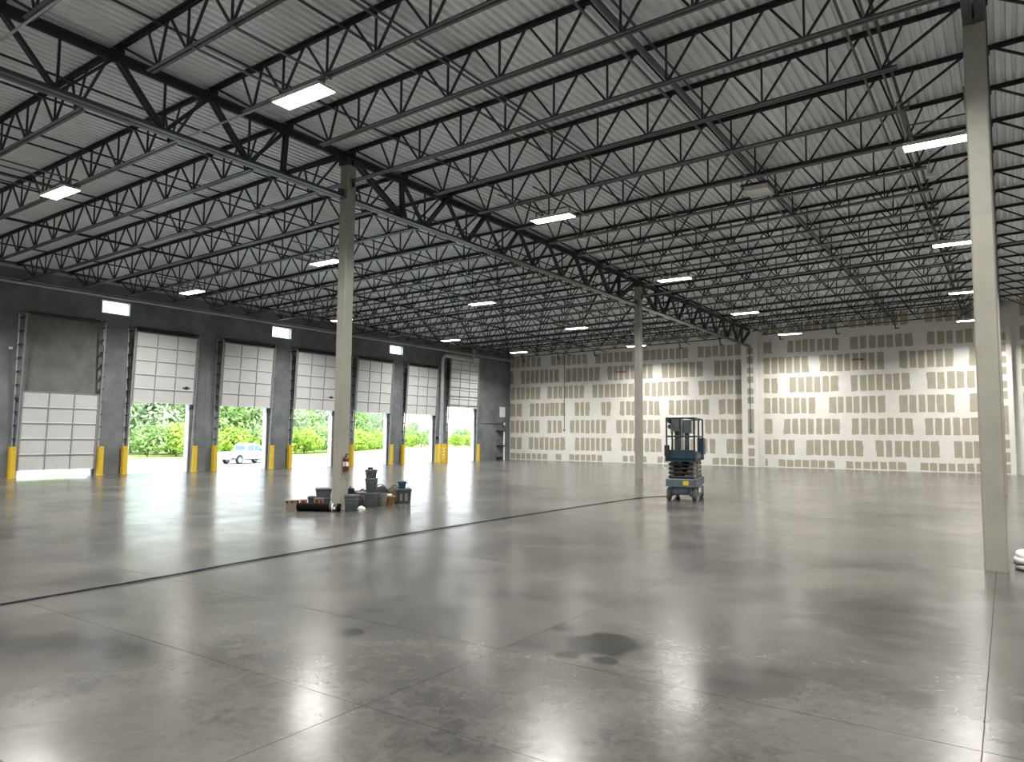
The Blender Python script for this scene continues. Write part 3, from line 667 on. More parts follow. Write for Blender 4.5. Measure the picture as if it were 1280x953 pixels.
# ================================================================== DOCK WALL FITTINGS
t = thing('rain_leader', 'thick pale vertical rain leader pipe between the sixth and the tall end dock doors', 'pipe', (XD + 0.30, 33.50, 0))
el = [(0, 0, 0.0), (0, 0, 6.15)] + [(0, 0.32 - 0.32 * math.cos(a), 6.15 + 0.32 * math.sin(a)) for a in (0.4, 0.8, 1.2, 1.57)] + [(0, 3.0, 6.42)]
obj('downpipe', MB().tube(el, 0.135, 16), 'galv', t, sm=True)
mb = MB()
for z in (0.9, 2.9, 5.6): mb.lathe([(0.146, z - 0.05), (0.146, z + 0.05)], 16)
obj('coupling', mb, 'galv', t); obj('riser', MB().tube([(0, 2.9, 6.42), (0, 3.05, 6.45), (0, 3.12, 6.6), (0, 3.12, 7.44)], 0.12, 14), 'galv', t, sm=True)
obj('wall_strap', MB().box(-0.30, -0.13, -0.16, 0.16, 1.55, 1.62).box(-0.30, -0.13, -0.16, 0.16, 4.4, 4.47), 'galv', t)
t = thing('pipe_guard', 'broad yellow steel guard with white stencil marks around the foot of the rain leader', 'guard', (XD + 0.52, 33.50, 0))
obj('guard_plate', MB().prism([(-0.30, -0.27), (-0.04, -0.27), (0.04, -0.19), (0.04, 0.19), (-0.04, 0.27), (-0.30, 0.27), (-0.30, 0.255), (-0.047, 0.255), (0.025, 0.183), (0.025, -0.183), (-0.047, -0.255), (-0.30, -0.255)], 0.0, 1.10, 'xy'), 'yellow', t)
mb = MB()
for z in (0.25, 0.42, 0.60, 0.78): mb.beam((0.042, -0.10, z), (0.042, 0.08, z + 0.10), 0.004, 0.05, (0, 0, 1))
obj('stencil_mark', mb, 'white', t)
t = thing('wall_panel_box', 'white rectangular panel high on the dock wall near the far corner', 'panel', (XD, 40.26, 2.88))
obj('face', MB().rbox(0.003, 0.06, -0.33, 0.33, 0, 0.70, 0.015), 'white', t); obj('hinge', MB().box(0.06, 0.068, -0.335, -0.31, 0.08, 0.62), 'galv', t)
t = thing('alarm_bell', 'red and white round alarm device under the white panel near the far corner', 'alarm', (XD + 0.008, 40.44, 2.42))
obj('backplate', MB().lathe([(0.15, 0.0), (0.17, 0.02), (0.17, 0.06), (0.14, 0.08)], 20, axis='x'), 'red', t, sm=True); obj('gong', MB().lathe([(0.11, 0.08), (0.11, 0.10), (0.05, 0.14)], 20, axis='x'), 'white', t, sm=True)
obj('conduit', MB().tube([(0.02, -0.15, 0), (0.02, -2.6, 0)], 0.012, 6), 'black', t)
t = thing('standpipe', 'white standpipe on black brackets standing by the far dock corner', 'pipe', (XD + 0.20, 40.26, 0))
obj('pipe', MB().tube([(0, 0, 0), (0, 0, 1.98)], 0.06, 12), 'white', t, sm=True)
obj('bracket', MB().box(-0.19, 0.07, -0.62, 0.07, 1.92, 1.98).box(-0.19, 0.09, -0.62, 0.09, 0.92, 0.99), 'black', t)
obj('valve_box', MB().rbox(-0.18, 0.04, -0.62, -0.20, 0.02, 0.22, 0.02), 'black', t)
t = thing('wall_device', 'tiny white device on the dock wall left of the nearly closed door', 'device', (XD, 10.70, 4.44))
obj('case', MB().rbox(0.0, 0.05, -0.06, 0.06, 0, 0.09, 0.01), 'white', t); obj('wire', MB().tube([(0.012, 0.05, 0.05), (0.012, 0.30, 0.10), (0.012, 0.42, 0.10)], 0.006, 5), 'black', t)
t = thing('wall_drop_conduit', 'thin grey conduit with a small box dropping down the far drywall wall', 'conduit', (-24.0, YF - 0.03, 1.95))
obj('conduit', MB().tube([(0, 0, 0.1), (0, 0, 5.3)], 0.022, 8), 'pipe', t); obj('outlet_box', MB().rbox(-0.06, 0.06, -0.03, 0.018, 0, 0.14, 0.01), 'pipe', t)
t = thing('pilaster_conduit', 'thin grey conduit dropping down the gypsum box-out below the girder end', 'conduit', (-11.78, YF - 0.37, 2.0))
obj('conduit', MB().tube([(0, 0, 0.05), (0, 0, 4.85)], 0.020, 8), 'pipe', t); obj('switch_box', MB().rbox(-0.06, 0.06, -0.03, 0.025, -0.05, 0.10, 0.01), 'pipe', t)

# ================================================================== SCISSOR LIFT
lift = thing('scissor_lift', 'blue and grey scissor lift parked lowered on the open floor', 'lift', (-6.97, 18.28, 0), math.radians(13.0))
hx, hy = 0.37, 0.92                              # half width and half length; local +y points away from the camera
def rod(mb, pts, r=0.022): return mb.tube(pts, r, 8)
ch = obj('chassis', MB().rbox(-hx, hx, -hy, hy, 0.36, 0.56, 0.03).rbox(-hx + 0.10, hx - 0.10, -hy + 0.06, hy - 0.06, 0.16, 0.37, 0.02)
         .box(-hx, -hx + 0.05, -0.45, 0.45, 0.14, 0.36).box(hx - 0.05, hx, -0.45, 0.45, 0.14, 0.36), 'liftgrey', lift)
obj('decal', MB().box(0.06, 0.20, -hy - 0.004, -hy + 0.002, 0.40, 0.51), 'yellow', ch)
obj('decal', MB().box(hx - 0.002, hx + 0.004, -0.30, -0.05, 0.20, 0.30).box(hx - 0.002, hx + 0.004, 0.02, 0.10, 0.17, 0.32), 'white', ch)
obj('ladder', MB().box(-0.24, 0.20, -hy - 0.03, -hy + 0.02, 0.17, 0.20).box(-0.24, -0.21, -hy - 0.03, -hy + 0.02, 0.17, 0.36).box(0.17, 0.20, -hy - 0.03, -hy + 0.02, 0.17, 0.36), 'blue', ch)
obj('pothole_guard', MB().box(-hx + 0.02, -hx + 0.06, -0.42, 0.42, 0.07, 0.15).box(hx - 0.06, hx - 0.02, -0.42, 0.42, 0.07, 0.15), 'liftgrey', ch)
for sx in (-1, 1):
    for sy in (-1, 1):
        w = obj('wheel', MB().lathe([(0.10, -0.055), (0.145, -0.05), (0.16, -0.03), (0.16, 0.03), (0.145, 0.05), (0.10, 0.055)], 22, axis='x'), 'tyre', lift, loc=(sx * (hx - 0.055), sy * (hy - 0.22), 0.16), sm=True)
        obj('hub', MB().lathe([(0.085, -0.06), (0.085, 0.06)], 14, axis='x'), 'liftgrey', w)
        if sy < 0: obj('fork', MB().box(sx * 0.25 - 0.04, sx * 0.25 + 0.04, -hy + 0.10, -hy + 0.34, 0.12, 0.36), 'blue', ch)
z = 0.60
for k in range(4):
    for sx in (-1, 1):
        x = sx * 0.27
        a = obj('scissor_arm', MB().beam((x, -0.80, z), (x, 0.80, z + 0.045), 0.05, 0.085), 'scissor', lift)
        obj('scissor_arm', MB().beam((x - sx * 0.055, -0.80, z + 0.05), (x - sx * 0.055, 0.80, z), 0.05, 0.085), 'scissor', lift)
        obj('pivot_pin', MB().lathe([(0.03, -0.04), (0.03, 0.04)], 10, (x, -0.80, z), 'x').lathe([(0.03, -0.04), (0.03, 0.04)], 10, (x, 0.80, z), 'x').lathe([(0.03, -0.04), (0.03, 0.04)], 10, (x, 0, z + 0.022), 'x'), 'black', a)
    obj('cross_tube', rod(rod(MB(), [(-0.27, -0.80, z), (0.27, -0.80, z)], 0.03), [(-0.27, 0.80, z), (0.27, 0.80, z)], 0.03), 'black', lift)
    z += 0.105
obj('lift_cylinder', MB().tube([(0, -0.55, 0.60), (0, 0.45, 0.86)], 0.05, 10), 'black', lift)
zp = 1.02
pl = obj('platform', MB().box(-hx, hx, -hy, hy, zp, zp + 0.05).box(-hx, hx, -hy, -hy + 0.025, zp - 0.03, zp + 0.26).box(-hx, hx, hy - 0.025, hy, zp + 0.05, zp + 0.20)
         .box(-hx, -hx + 0.02, -hy, hy, zp - 0.02, zp + 0.20).box(hx - 0.02, hx, -hy, hy, zp - 0.02, zp + 0.20), 'blue', lift)
obj('deck_extension', MB().box(-hx + 0.04, hx - 0.04, -hy + 0.05, hy - 0.05, zp + 0.05, zp + 0.07), 'liftgrey', pl)
obj('side_decal', MB().box(hx - 0.001, hx + 0.004, -0.75, 0.0, zp + 0.02, zp + 0.17), 'liftgrey', pl)
zr = zp + 1.06
ra = MB()
for (x, y) in ((-hx + 0.03, -hy + 0.03), (hx - 0.03, -hy + 0.03), (-hx + 0.03, hy - 0.03), (hx - 0.03, hy - 0.03), (-hx + 0.03, 0), (hx - 0.03, 0)): rod(ra, [(x, y, zp + 0.05), (x, y, zr)])
obj('rail_post', ra, 'railblue', pl)
for zz in (zr, zp + 0.60):
    rp = MB(); c = [(-hx + 0.03, -hy + 0.03, zz), (hx - 0.03, -hy + 0.03, zz), (hx - 0.03, hy - 0.03, zz), (-hx + 0.03, hy - 0.03, zz)]
    for k in range(4): rod(rp, [c[k], c[(k + 1) % 4]])
    obj('guard_rail', rp, 'railblue', pl)
rod_ = MB(); rod(rod_, [(0.0, -hy + 0.03, zp + 0.25), (0.0, -hy + 0.03, zr)], 0.018); obj('gate_post', rod_, 'railblue', pl)
cb = obj('control_box', MB().rbox(hx - 0.10, hx + 0.06, 0.30, 0.75, zp + 0.12, zp + 0.56, 0.02), 'blue', lift)
obj('manual_case', MB().rbox(-hx - 0.02, -hx + 0.10, -hy - 0.06, -hy + 0.06, zp + 0.10, zp + 0.38, 0.02), 'black', lift)
obj('charger_cable', MB().tube([(-hx, -hy + 0.02, 1.20), (-hx - 0.05, -hy - 0.04, 1.02), (-hx - 0.06, -hy - 0.05, 0.86), (-hx + 0.03, -hy - 0.03, 0.80)], 0.010, 6), 'white', lift)
t = thing('mast_machine', 'upright grey machine with a boxy head standing on the platform of the scissor lift', 'machine', (0, 0, 0)); t.location = (-6.93, 17.92, zp + 0.07); t.rotation_euler = (0, 0, math.radians(13))
obj('base', MB().rbox(-0.20, 0.20, -0.20, 0.20, 0, 0.10, 0.03), 'blue', t)
obj('mast', MB().rbox(-0.17, -0.06, -0.06, 0.06, 0.10, 0.78, 0.015).rbox(0.08, 0.19, -0.05, 0.07, 0.10, 0.70, 0.015), 'tote', t)
obj('centre_tube', MB().tube([(0.01, -0.02, 0.10), (0.01, -0.02, 0.98)], 0.045, 12), 'galv', t, sm=True)
obj('head', MB().rbox(-0.26, -0.02, -0.14, 0.12, 0.66, 1.00, 0.03), 'bucket', t)
obj('head', MB().rbox(0.05, 0.24, -0.12, 0.12, 0.62, 0.96, 0.03), 'bucket', t)
obj('motor', MB().lathe([(0.03, -0.09), (0.075, -0.08), (0.08, 0.06), (0.05, 0.09)], 14, (-0.27, -0.05, 0.93), 'y').lathe([(0.02, -0.07), (0.06, -0.06), (0.06, 0.06)], 12, (-0.28, -0.05, 0.78), 'y'), 'black', t, sm=True)

# ---- cable along the floor to the lift
P_ = [(-7.50, 0.6), (-7.60, 2.0), (-7.65, 2.93), (-7.68, 3.63), (-7.72, 4.52), (-7.84, 5.8), (-7.95, 7.68), (-8.03, 9.42), (-8.06, 11.81), (-8.05, 15.14), (-7.98, 17.6), (-7.62, 18.7)]
def spl(P, n):
    out = []
    for i in range(len(P) - 1):
        p0 = Vector(P[max(i - 1, 0)]); p1 = Vector(P[i]); p2 = Vector(P[i + 1]); p3 = Vector(P[min(i + 2, len(P) - 1)])
        for k in range(n):
            t = k / n; out.append(0.5 * ((2 * p1) + (p2 - p0) * t + (2 * p0 - 5 * p1 + 4 * p2 - p3) * t * t + (3 * p1 - p0 - 3 * p2 + p3) * t ** 3))
    out.append(Vector(P[-1])); return out
base = spl(P_, 10)
t = thing('floor_cable', 'dark twin cable snaking across the floor to the scissor lift', 'cable', (-7.7, 2.95, 0))
for s, ph in ((1, 0.0), (-1, 1.7)):
    pts = [(v.x + 7.7 + s * 0.007 + 0.006 * math.sin(i * 0.9 + ph), v.y - 2.95 + 0.02 * math.sin(i * 0.6 + ph), 0.010) for i, v in enumerate(base)]
    obj('cable_strand', MB().tube(pts, 0.0075, 6), 'cord', t, sm=True)

# ================================================================== THINGS AT THE FOOT OF THE COLUMN
dv = Vector((-0.738, 0.675)); rv = Vector((0.675, 0.738)); c0 = Vector((XG, Y0)); RZ = math.atan2(rv.y, rv.x)
def at(u, w, z=0): p = c0 + rv * u + dv * w; return (p.x, p.y, z)
def pail(label, u, w, z=0.0, m='bucket', lid=True, h=0.33, r=0.145, group='pails around the column'):
    t = thing('pail', label, 'bucket', at(u, w, z), RZ + R.uniform(-.5, .5), group)
    prof = [(r * 0.84, 0.0), (r * 0.86, 0.004), (r * 0.97, h * 0.72), (r * 1.05, h * 0.73), (r * 1.05, h * 0.77), (r * 0.99, h * 0.78), (r, h * 0.88), (r * 1.06, h * 0.89), (r * 1.06, h * 0.93), (r * 1.0, h * 0.935), (r * 1.0, h)]
    if not lid: prof += [(r * 0.95, h), (r * 0.80, 0.02)]
    obj('body', MB().lathe(prof, 22), m, t, sm=True)
    if lid: obj('lid', MB().lathe([(r * 1.07, h - 0.022), (r * 1.08, h), (r * 1.03, h + 0.012), (r * 0.93, h + 0.012), (r * 0.92, h + 0.004)], 22), m, t, sm=True)
    hp = [(r * 1.06 * math.cos(a), -r * 1.10 * abs(math.sin(a)) * 0.9 - 0.01, h * 0.85 - 0.13 * abs(math.sin(a))) for a in [math.pi * k / 12 for k in range(13)]]
    obj('handle', MB().tube(hp, 0.004, 6), 'tote', t)
    return t
pail('grey lidded pail standing in front of the column, right of the black roll', 0.235, -0.40)
pail('grey pail at the bottom of the tall stack right of the column', 0.67, 0.38, 0, 'bucket', True, 0.31)
pail('grey pail in the middle of the tall stack right of the column', 0.67, 0.38, 0.326, 'bucket', True, 0.30, 0.132)
pail('grey pail on top of the tall stack right of the column', 0.66, 0.38, 0.642, 'bucket', True, 0.17, 0.125)
t = thing('roll_of_tape', 'small dark roll lying on top of the tall pail stack', 'roll', at(0.64, 0.38, 0.825)); obj('ring', MB().lathe([(0.03, 0), (0.055, 0.0), (0.055, 0.05), (0.03, 0.05)], 16), 'black', t); obj('core', MB().lathe([(0.029, 0.004), (0.029, 0.046)], 14), 'tan', t)
pail('pale pail behind the left side of the tall pail stack', 0.46, 0.78, 0, 'pailw', True, 0.30)
pail('pale pail behind the right side of the tall pail stack', 0.92, 0.72, 0, 'pailw', False, 0.28, 0.12)
# black roll
t = thing('black_roll', 'long black roll of sheeting lying in front of the column', 'roll', at(-0.42, -0.34, 0.083), RZ - 0.30)
obj('sheet_roll', MB().lathe([(0.03, -0.46), (0.078, -0.455), (0.083, -0.44), (0.083, 0.44), (0.078, 0.455), (0.03, 0.46)], 20, axis='x'), 'sheeting', t, sm=True)
obj('core', MB().lathe([(0.032, -0.463), (0.032, 0.463)], 14, axis='x'), 'tan', t)
obj('label', MB().lathe([(0.0838, 0.24), (0.0838, 0.40)], 20, axis='x'), 'tote', t)
obj('label_print', MB().lathe([(0.0843, 0.29), (0.0843, 0.315)], 20, axis='x').box(0.33, 0.37, -0.086, -0.0835, -0.03, 0.02), 'white', t)
def tote(label, u, w, z, sx, sy, sz, m, lidm, rz=0.0, name='tote', cat='crate', patches=False):
    t = thing(name, label, cat, at(u, w, z), RZ + rz, 'boxes and crates around the column')
    obj('body', MB().rbox(-sx / 2, sx / 2, -sy / 2, sy / 2, 0, sz * 0.86, 0.025, 0.90), m, t)
    obj('rim', MB().rbox(-sx / 2 - 0.012, sx / 2 + 0.012, -sy / 2 - 0.012, sy / 2 + 0.012, sz * 0.80, sz, 0.025), lidm, t)
    if patches: obj('paper_label', MB().box(-sx * 0.30, -sx * 0.14, -sy / 2 - 0.006, -sy / 2 + 0.02, sz * 0.20, sz * 0.66).box(sx * 0.04, sx * 0.24, -sy / 2 - 0.006, -sy / 2 + 0.02, sz * 0.16, sz * 0.70), 'pailw', t)
    return t
tote('slate tote with dark lid and pale labels, rightmost by the column', 1.46, 1.30, 0, 0.33, 0.34, 0.34, 'tote', 'totelid', patches=True)
t = thing('blue_bag', 'small blue canvas tool bag on top of the slate tote', 'bag', at(1.42, 1.30, 0.341), RZ)
obj('body', MB().rbox(-0.085, 0.085, -0.10, 0.10, 0, 0.13, 0.025, 0.85), 'bluebag', t); obj('flap', MB().rbox(-0.10, 0.10, -0.11, 0.11, 0.12, 0.165, 0.02), 'bluebag', t)
obj('strap', MB().tube([(0.09, -0.02, 0.14), (0.15, -0.05, 0.10), (0.15, -0.05, 0.03), (0.10, -0.03, 0.005)], 0.007, 6), 'tote', t)
tote('orange brown carton with a pale top, right of the tall pail stack', 1.10, 0.95, 0, 0.26, 0.24, 0.20, 'orange', 'orange', name='carton', cat='box')
t = thing('carton', 'low white open tray lying on the orange brown carton', 'tray', at(1.06, 0.92, 0.201), RZ); obj('tray', MB().rbox(-0.09, 0.09, -0.08, 0.08, 0, 0.03, 0.01), 'white', t); obj('tray_lip', MB().rbox(-0.095, 0.095, -0.085, 0.085, 0.025, 0.035, 0.01), 'white', t)
def bag(label, u, w, sx, sy, sz, m, rz=0.0, z=0.0):
    t = thing('work_bag', label, 'bag', at(u, w, z), RZ + rz, 'bags behind the pails')
    me = bmesh.new(); bmesh.ops.create_icosphere(me, subdivisions=3, radius=1.0)
    for v in me.verts:
        n = v.co.copy(); q = 1 + 0.10 * math.sin(n.x * 5 + sx * 40) * math.cos(n.y * 4) + 0.06 * math.sin(n.z * 9 + n.x * 6)
        e = lambda a: math.copysign(abs(a) ** 0.62, a)
        v.co = Vector((e(n.x) * sx / 2 * q, e(n.y) * sy / 2 * q, max(0.0, (e(n.z) * 0.5 + 0.46) * sz * (0.96 + 0.08 * math.sin(n.x * 6)))))
    m_ = bpy.data.meshes.new('bag'); me.to_mesh(m_); me.free(); setmat(m_, m)
    o = bpy.data.objects.new('bag_body', m_); COL.objects.link(o); o.parent = t; smooth(o, 60)
    obj('handle', MB().tube([(-sx * .25, 0, sz * 0.88), (-sx * .15, 0, sz * 1.02), (sx * .15, 0, sz * 1.02), (sx * .25, 0, sz * 0.88)], 0.012, 6), 'black', t)
    obj('zip', MB().tube([(-sx * .35, -sy * .2, sz * 0.86), (0, -sy * .24, sz * 0.93), (sx * .35, -sy * .2, sz * 0.86)], 0.008, 6), 'black', t)
    return t
bag('charcoal work bag standing behind the tall pail stack', 0.92, 1.36, 0.36, 0.26, 0.42, 'canvas2', 0.2)
bag('olive grey work bag standing behind the orange carton', 1.24, 1.28, 0.30, 0.26, 0.40, 'canvas', -0.2)
bag('small dark bag on the floor between the pails', 0.42, 0.42, 0.18, 0.18, 0.22, 'canvas2', 0.3)
tote('grey tote at the bottom of the pair left of the column', -0.36, 0.62, 0, 0.32, 0.40, 0.21, 'bucket', 'tote')
tote('grey tote on top of the pair left of the column', -0.35, 0.62, 0.212, 0.33, 0.40, 0.20, 'bucket', 'tote')
t = thing('carton', 'small printed carton leaning in front of the two grey totes', 'box', at(-0.44, 0.32, 0), RZ + 0.1); obj('box', MB().rbox(-0.10, 0.10, -0.06, 0.06, 0, 0.22, 0.008), 'tan', t)
obj('print', MB().box(-0.08, -0.02, -0.063, -0.058, 0.03, 0.19).box(0.02, 0.06, -0.063, -0.058, 0.10, 0.18), 'red', t)
tote('dark grey bin left of the two grey totes', -0.60, 0.55, 0, 0.15, 0.22, 0.24, 'tote', 'totelid')
t = thing('carton', 'pinkish red printed carton left of the dark bin', 'box', at(-0.76, 0.42, 0), RZ); obj('box', MB().rbox(-0.075, 0.075, -0.09, 0.09, 0, 0.18, 0.008), 'pink', t); obj('print', MB().lathe([(0.035, -0.093), (0.035, -0.088)], 14, (0.0, 0, 0.13), 'y'), 'red', t)
t = thing('carton', 'small pink and tan carton with three dark dots, leftmost by the column', 'box', at(-0.98, 0.22, 0), RZ); obj('box', MB().rbox(-0.135, 0.135, -0.09, 0.09, 0, 0.19, 0.008), 'tan', t)
obj('band', MB().box(-0.137, 0.137, -0.093, 0.093, 0.125, 0.188), 'pink', t); obj('dot', MB().lathe([(0.028, -0.098), (0.028, -0.09)], 12, (-0.11, 0, 0.155), 'y').lathe([(0.024, -0.098), (0.024, -0.09)], 12, (0.0, 0, 0.155), 'y').lathe([(0.028, -0.098), (0.028, -0.09)], 12, (0.11, 0, 0.155), 'y'), 'black', t)
t = thing('tool_case', 'dark tool case standing just right of the column', 'case', at(0.22, 0.75, 0), RZ + 0.1); obj('case', MB().rbox(-0.08, 0.08, -0.16, 0.16, 0, 0.40, 0.02), 'black', t); obj('handle', MB().tube([(0, -0.06, 0.395), (0, -0.06, 0.43), (0, 0.06, 0.43), (0, 0.06, 0.395)], 0.010, 6), 'rubber', t)
t = thing('hose_coil', 'loose coil of dark hose heaped between the tool case and the pails', 'hose', at(0.44, 1.18, 0), 0)
pts = [(0.15 * math.cos(a) * (1 + 0.1 * math.sin(a * 2.3)), 0.15 * math.sin(a), 0.025 + 0.045 * a / 6.283 + 0.02 * math.sin(a * 1.7) ** 2) for a in [k * 0.3 for k in range(130)]]
obj('hose', MB().tube(pts, 0.018, 6), 'tote', t, sm=True); obj('red_end', MB().tube([(0.02, 0, 0.30), (0.08, 0.02, 0.34), (0.15, 0.02, 0.31)], 0.022, 8), 'red', t, sm=True)
t = thing('rag', 'crumpled white rag on the floor between the two grey pails', 'rag', at(0.45, -0.02, 0), 0)
bm = bmesh.new(); bmesh.ops.create_icosphere(bm, subdivisions=3, radius=1)
for v in bm.verts: n = v.co.copy(); q = 1 + 0.25 * math.sin(n.x * 7) * math.sin(n.y * 6 + 1); v.co = Vector((n.x * 0.085 * q, n.y * 0.07 * q, max(0, n.z) * 0.06 * q + 0.001))
m_ = bpy.data.meshes.new('rag'); bm.to_mesh(m_); bm.free(); o = obj('cloth', setmat(m_, 'white'), None, t); smooth(o, 70); obj('fold', MB().tube([(-0.06, 0, 0.04), (0, 0.01, 0.062), (0.05, -0.01, 0.04)], 0.01, 6), 'white', t, sm=True)
# extinguisher on the column
t = thing('fire_extinguisher', 'red fire extinguisher hung on the right side of the column with the buckets', 'extinguisher', (XG + 0.125 + 0.066, Y0 - 0.03, 0.80)); t.scale = (0.85, 0.85, 0.85)
obj('cylinder', MB().lathe([(0.03, 0.0), (0.066, 0.01), (0.070, 0.03), (0.070, 0.31), (0.055, 0.36), (0.025, 0.38)], 20), 'red', t, sm=True)
obj('label', MB().lathe([(0.0706, 0.14), (0.0706, 0.25)], 20), 'white', t)
obj('valve', MB().lathe([(0.02, 0.38), (0.02, 0.42)], 10).box(-0.02, 0.09, -0.012, 0.012, 0.42, 0.435).box(-0.02, 0.08, -0.012, 0.012, 0.445, 0.457), 'black', t)
obj('hose', MB().tube([(0.0, -0.02, 0.40), (0.03, -0.075, 0.36), (0.05, -0.08, 0.20), (0.04, -0.075, 0.10)], 0.011, 6), 'black', t, sm=True)
obj('wall_hook', MB().box(-0.078, -0.05, -0.03, 0.03, 0.24, 0.36), 'black', t)
# white bundle beside the right-hand column
t = thing('wrapped_coil', 'white wrapped coil lying on the floor beside the right-hand column', 'coil', (0.30, 11.05, 0))
mb = MB()
for k, (zz, rr) in enumerate(((0.045, 0.235), (0.115, 0.245), (0.18, 0.225))):
    mb.tube([(rr * math.cos(a) * (1 + 0.02 * math.sin(3 * a + k)), rr * math.sin(a), zz + 0.006 * math.sin(2 * a + k)) for a in [2 * math.pi * q / 40 for q in range(40)]], 0.046, 10, True)
obj('coil', mb, 'white', t, sm=True); obj('cover', MB().lathe([(0.05, 0.185), (0.20, 0.20), (0.16, 0.222), (0.03, 0.215)], 28), 'white', t, sm=True)
obj('dark_band', MB().tube([(0.275 * math.cos(a), 0.275 * math.sin(a), 0.078 + 0.008 * math.sin(5 * a)) for a in [2 * math.pi * q / 40 for q in range(40)]], 0.010, 6, True).lathe([(0.262, 0.001), (0.262, 0.010)], 32), 'black', t)

# ================================================================== OUTSIDE THE DOORS
GZ = -1.25
yard = struct('trim_9', MB().box(-330, XD - 0.26, -120, 420, GZ - 0.3, GZ), 'asphalt', 'pale concrete truck yard outside the dock doors'); yard.name = 'yard_ground'
mb = MB(); ed = [(-76, -60), (-77.5, 20), (-77.6, 41), (-76.0, 47), (-77, 56), (-76.5, 67), (-83, 80), (-97, 101), (-108, 118), (-111, 135), (-110, 146), (-104, 175), (-60, 220), (-60, 420), (-330, 420), (-330, -60)]
mb.prism(ed, GZ - 0.05, GZ + 0.12, 'xy')
lw = struct('lawn', mb, 'lawn', 'strip of grass verge beyond the truck yard')
# pickup
tk = thing('pickup_truck', 'white pickup truck parked in the yard, seen through the second open dock door', 'truck', (-61.4, 44.0, GZ), math.radians(9))
# local +y is forward, origin under the middle of the truck
def half(mb, prof, w0, w1):
    mb.prism([(y, z) for y, z in prof], -w0, w0, 'yz'); return mb
body = MB()
prof = [(-2.85, 0.62), (-2.88, 1.12), (-1.02, 1.16), (2.0, 1.16), (2.65, 1.05), (2.86, 0.80), (2.84, 0.50), (2.30, 0.46), (2.20, 0.72), (1.95, 0.90), (1.70, 0.90), (1.45, 0.72), (1.38, 0.42), (-1.35, 0.42), (-1.42, 0.72), (-1.65, 0.90), (-1.95, 0.90), (-2.20, 0.72), (-2.28, 0.55)]
half(body, prof, 0.96, 0.96)
bd = obj('body', body, 'truck', tk)
cabp = [(-1.00, 1.15), (-0.86, 1.80), (-0.60, 1.90), (0.55, 1.90), (0.80, 1.80), (1.55, 1.15)]
mb = MB(); n = len(cabp); vs = [(s * (0.93 if z < 1.3 else 0.76), y, z) for s in (-1, 1) for y, z in cabp]
mb.poly(vs, [tuple(range(n)), tuple(range(n, 2 * n))[::-1]] + [(i, i + n, (i + 1) % n + n, (i + 1) % n) for i in range(n)])
cab = obj('cab', mb, 'truck', tk)
sw = MB()
for s in (-1, 1):
    for poly in ([(-0.78, 1.24), (-0.72, 1.74), (0.02, 1.78), (0.02, 1.24)], [(0.10, 1.24), (0.10, 1.78), (0.62, 1.74), (1.18, 1.24)]):
        k = len(poly); vs = []
        for off in (0.004, -0.02):
            for y, z in poly: xx = 0.93 - (z - 1.15) / 0.65 * 0.17 if z < 1.8 else 0.76; vs.append((s * (xx + off + 0.02), y, z))
        sw.poly(vs, [tuple(range(k)), tuple(range(k, 2 * k))[::-1]] + [(i, i + k, (i + 1) % k + k, (i + 1) % k) for i in range(k)])
obj('side_window', sw, 'tglass', cab)
obj('rear_window', MB().poly([(-0.68, -0.985, 1.28), (0.68, -0.985, 1.28), (0.60, -0.885, 1.74), (-0.60, -0.885, 1.74), (-0.68, -0.965, 1.28), (0.68, -0.965, 1.28), (0.60, -0.865, 1.74), (-0.60, -0.865, 1.74)], [(0, 1, 2, 3), (7, 6, 5, 4), (0, 4, 5, 1), (1, 5, 6, 2), (2, 6, 7, 3), (3, 7, 4, 0)]), 'tglass', cab)
obj('bed_well', MB().box(-0.82, 0.82, -2.74, -1.10, 1.13, 1.165), 'stile', bd)
obj('tailgate', MB().rbox(-0.86, 0.86, -2.91, -2.86, 0.66, 1.12, 0.02), 'truck', bd)
obj('tail_light', MB().box(-0.96, -0.87, -2.90, -2.82, 0.78, 1.08).box(0.87, 0.96, -2.90, -2.82, 0.78, 1.08), 'red', bd)
obj('rear_bumper', MB().rbox(-0.95, 0.95, -3.02, -2.86, 0.44, 0.62, 0.03), 'galv', bd)
obj('sill', MB().box(-0.97, -0.93, -1.30, 1.34, 0.36, 0.46).box(0.93, 0.97, -1.30, 1.34, 0.36, 0.46), 'black', bd)
obj('mirror', MB().rbox(-1.14, -0.94, 0.85, 0.95, 1.20, 1.38, 0.02).rbox(0.94, 1.14, 0.85, 0.95, 1.20, 1.38, 0.02), 'black', bd)
for sx in (-1, 1):
    for yy in (-1.80, 1.82):
        w = obj('wheel', MB().lathe([(0.25, -0.13), (0.36, -0.12), (0.39, -0.08), (0.39, 0.08), (0.36, 0.12), (0.25, 0.13)], 24, axis='x'), 'rubber', tk, loc=(sx * 0.84, yy, 0.39), sm=True)
        obj('rim', MB().lathe([(0.06, -0.135), (0.25, -0.138), (0.25, 0.138), (0.06, 0.135)], 18, axis='x'), 'galv', w, sm=True)

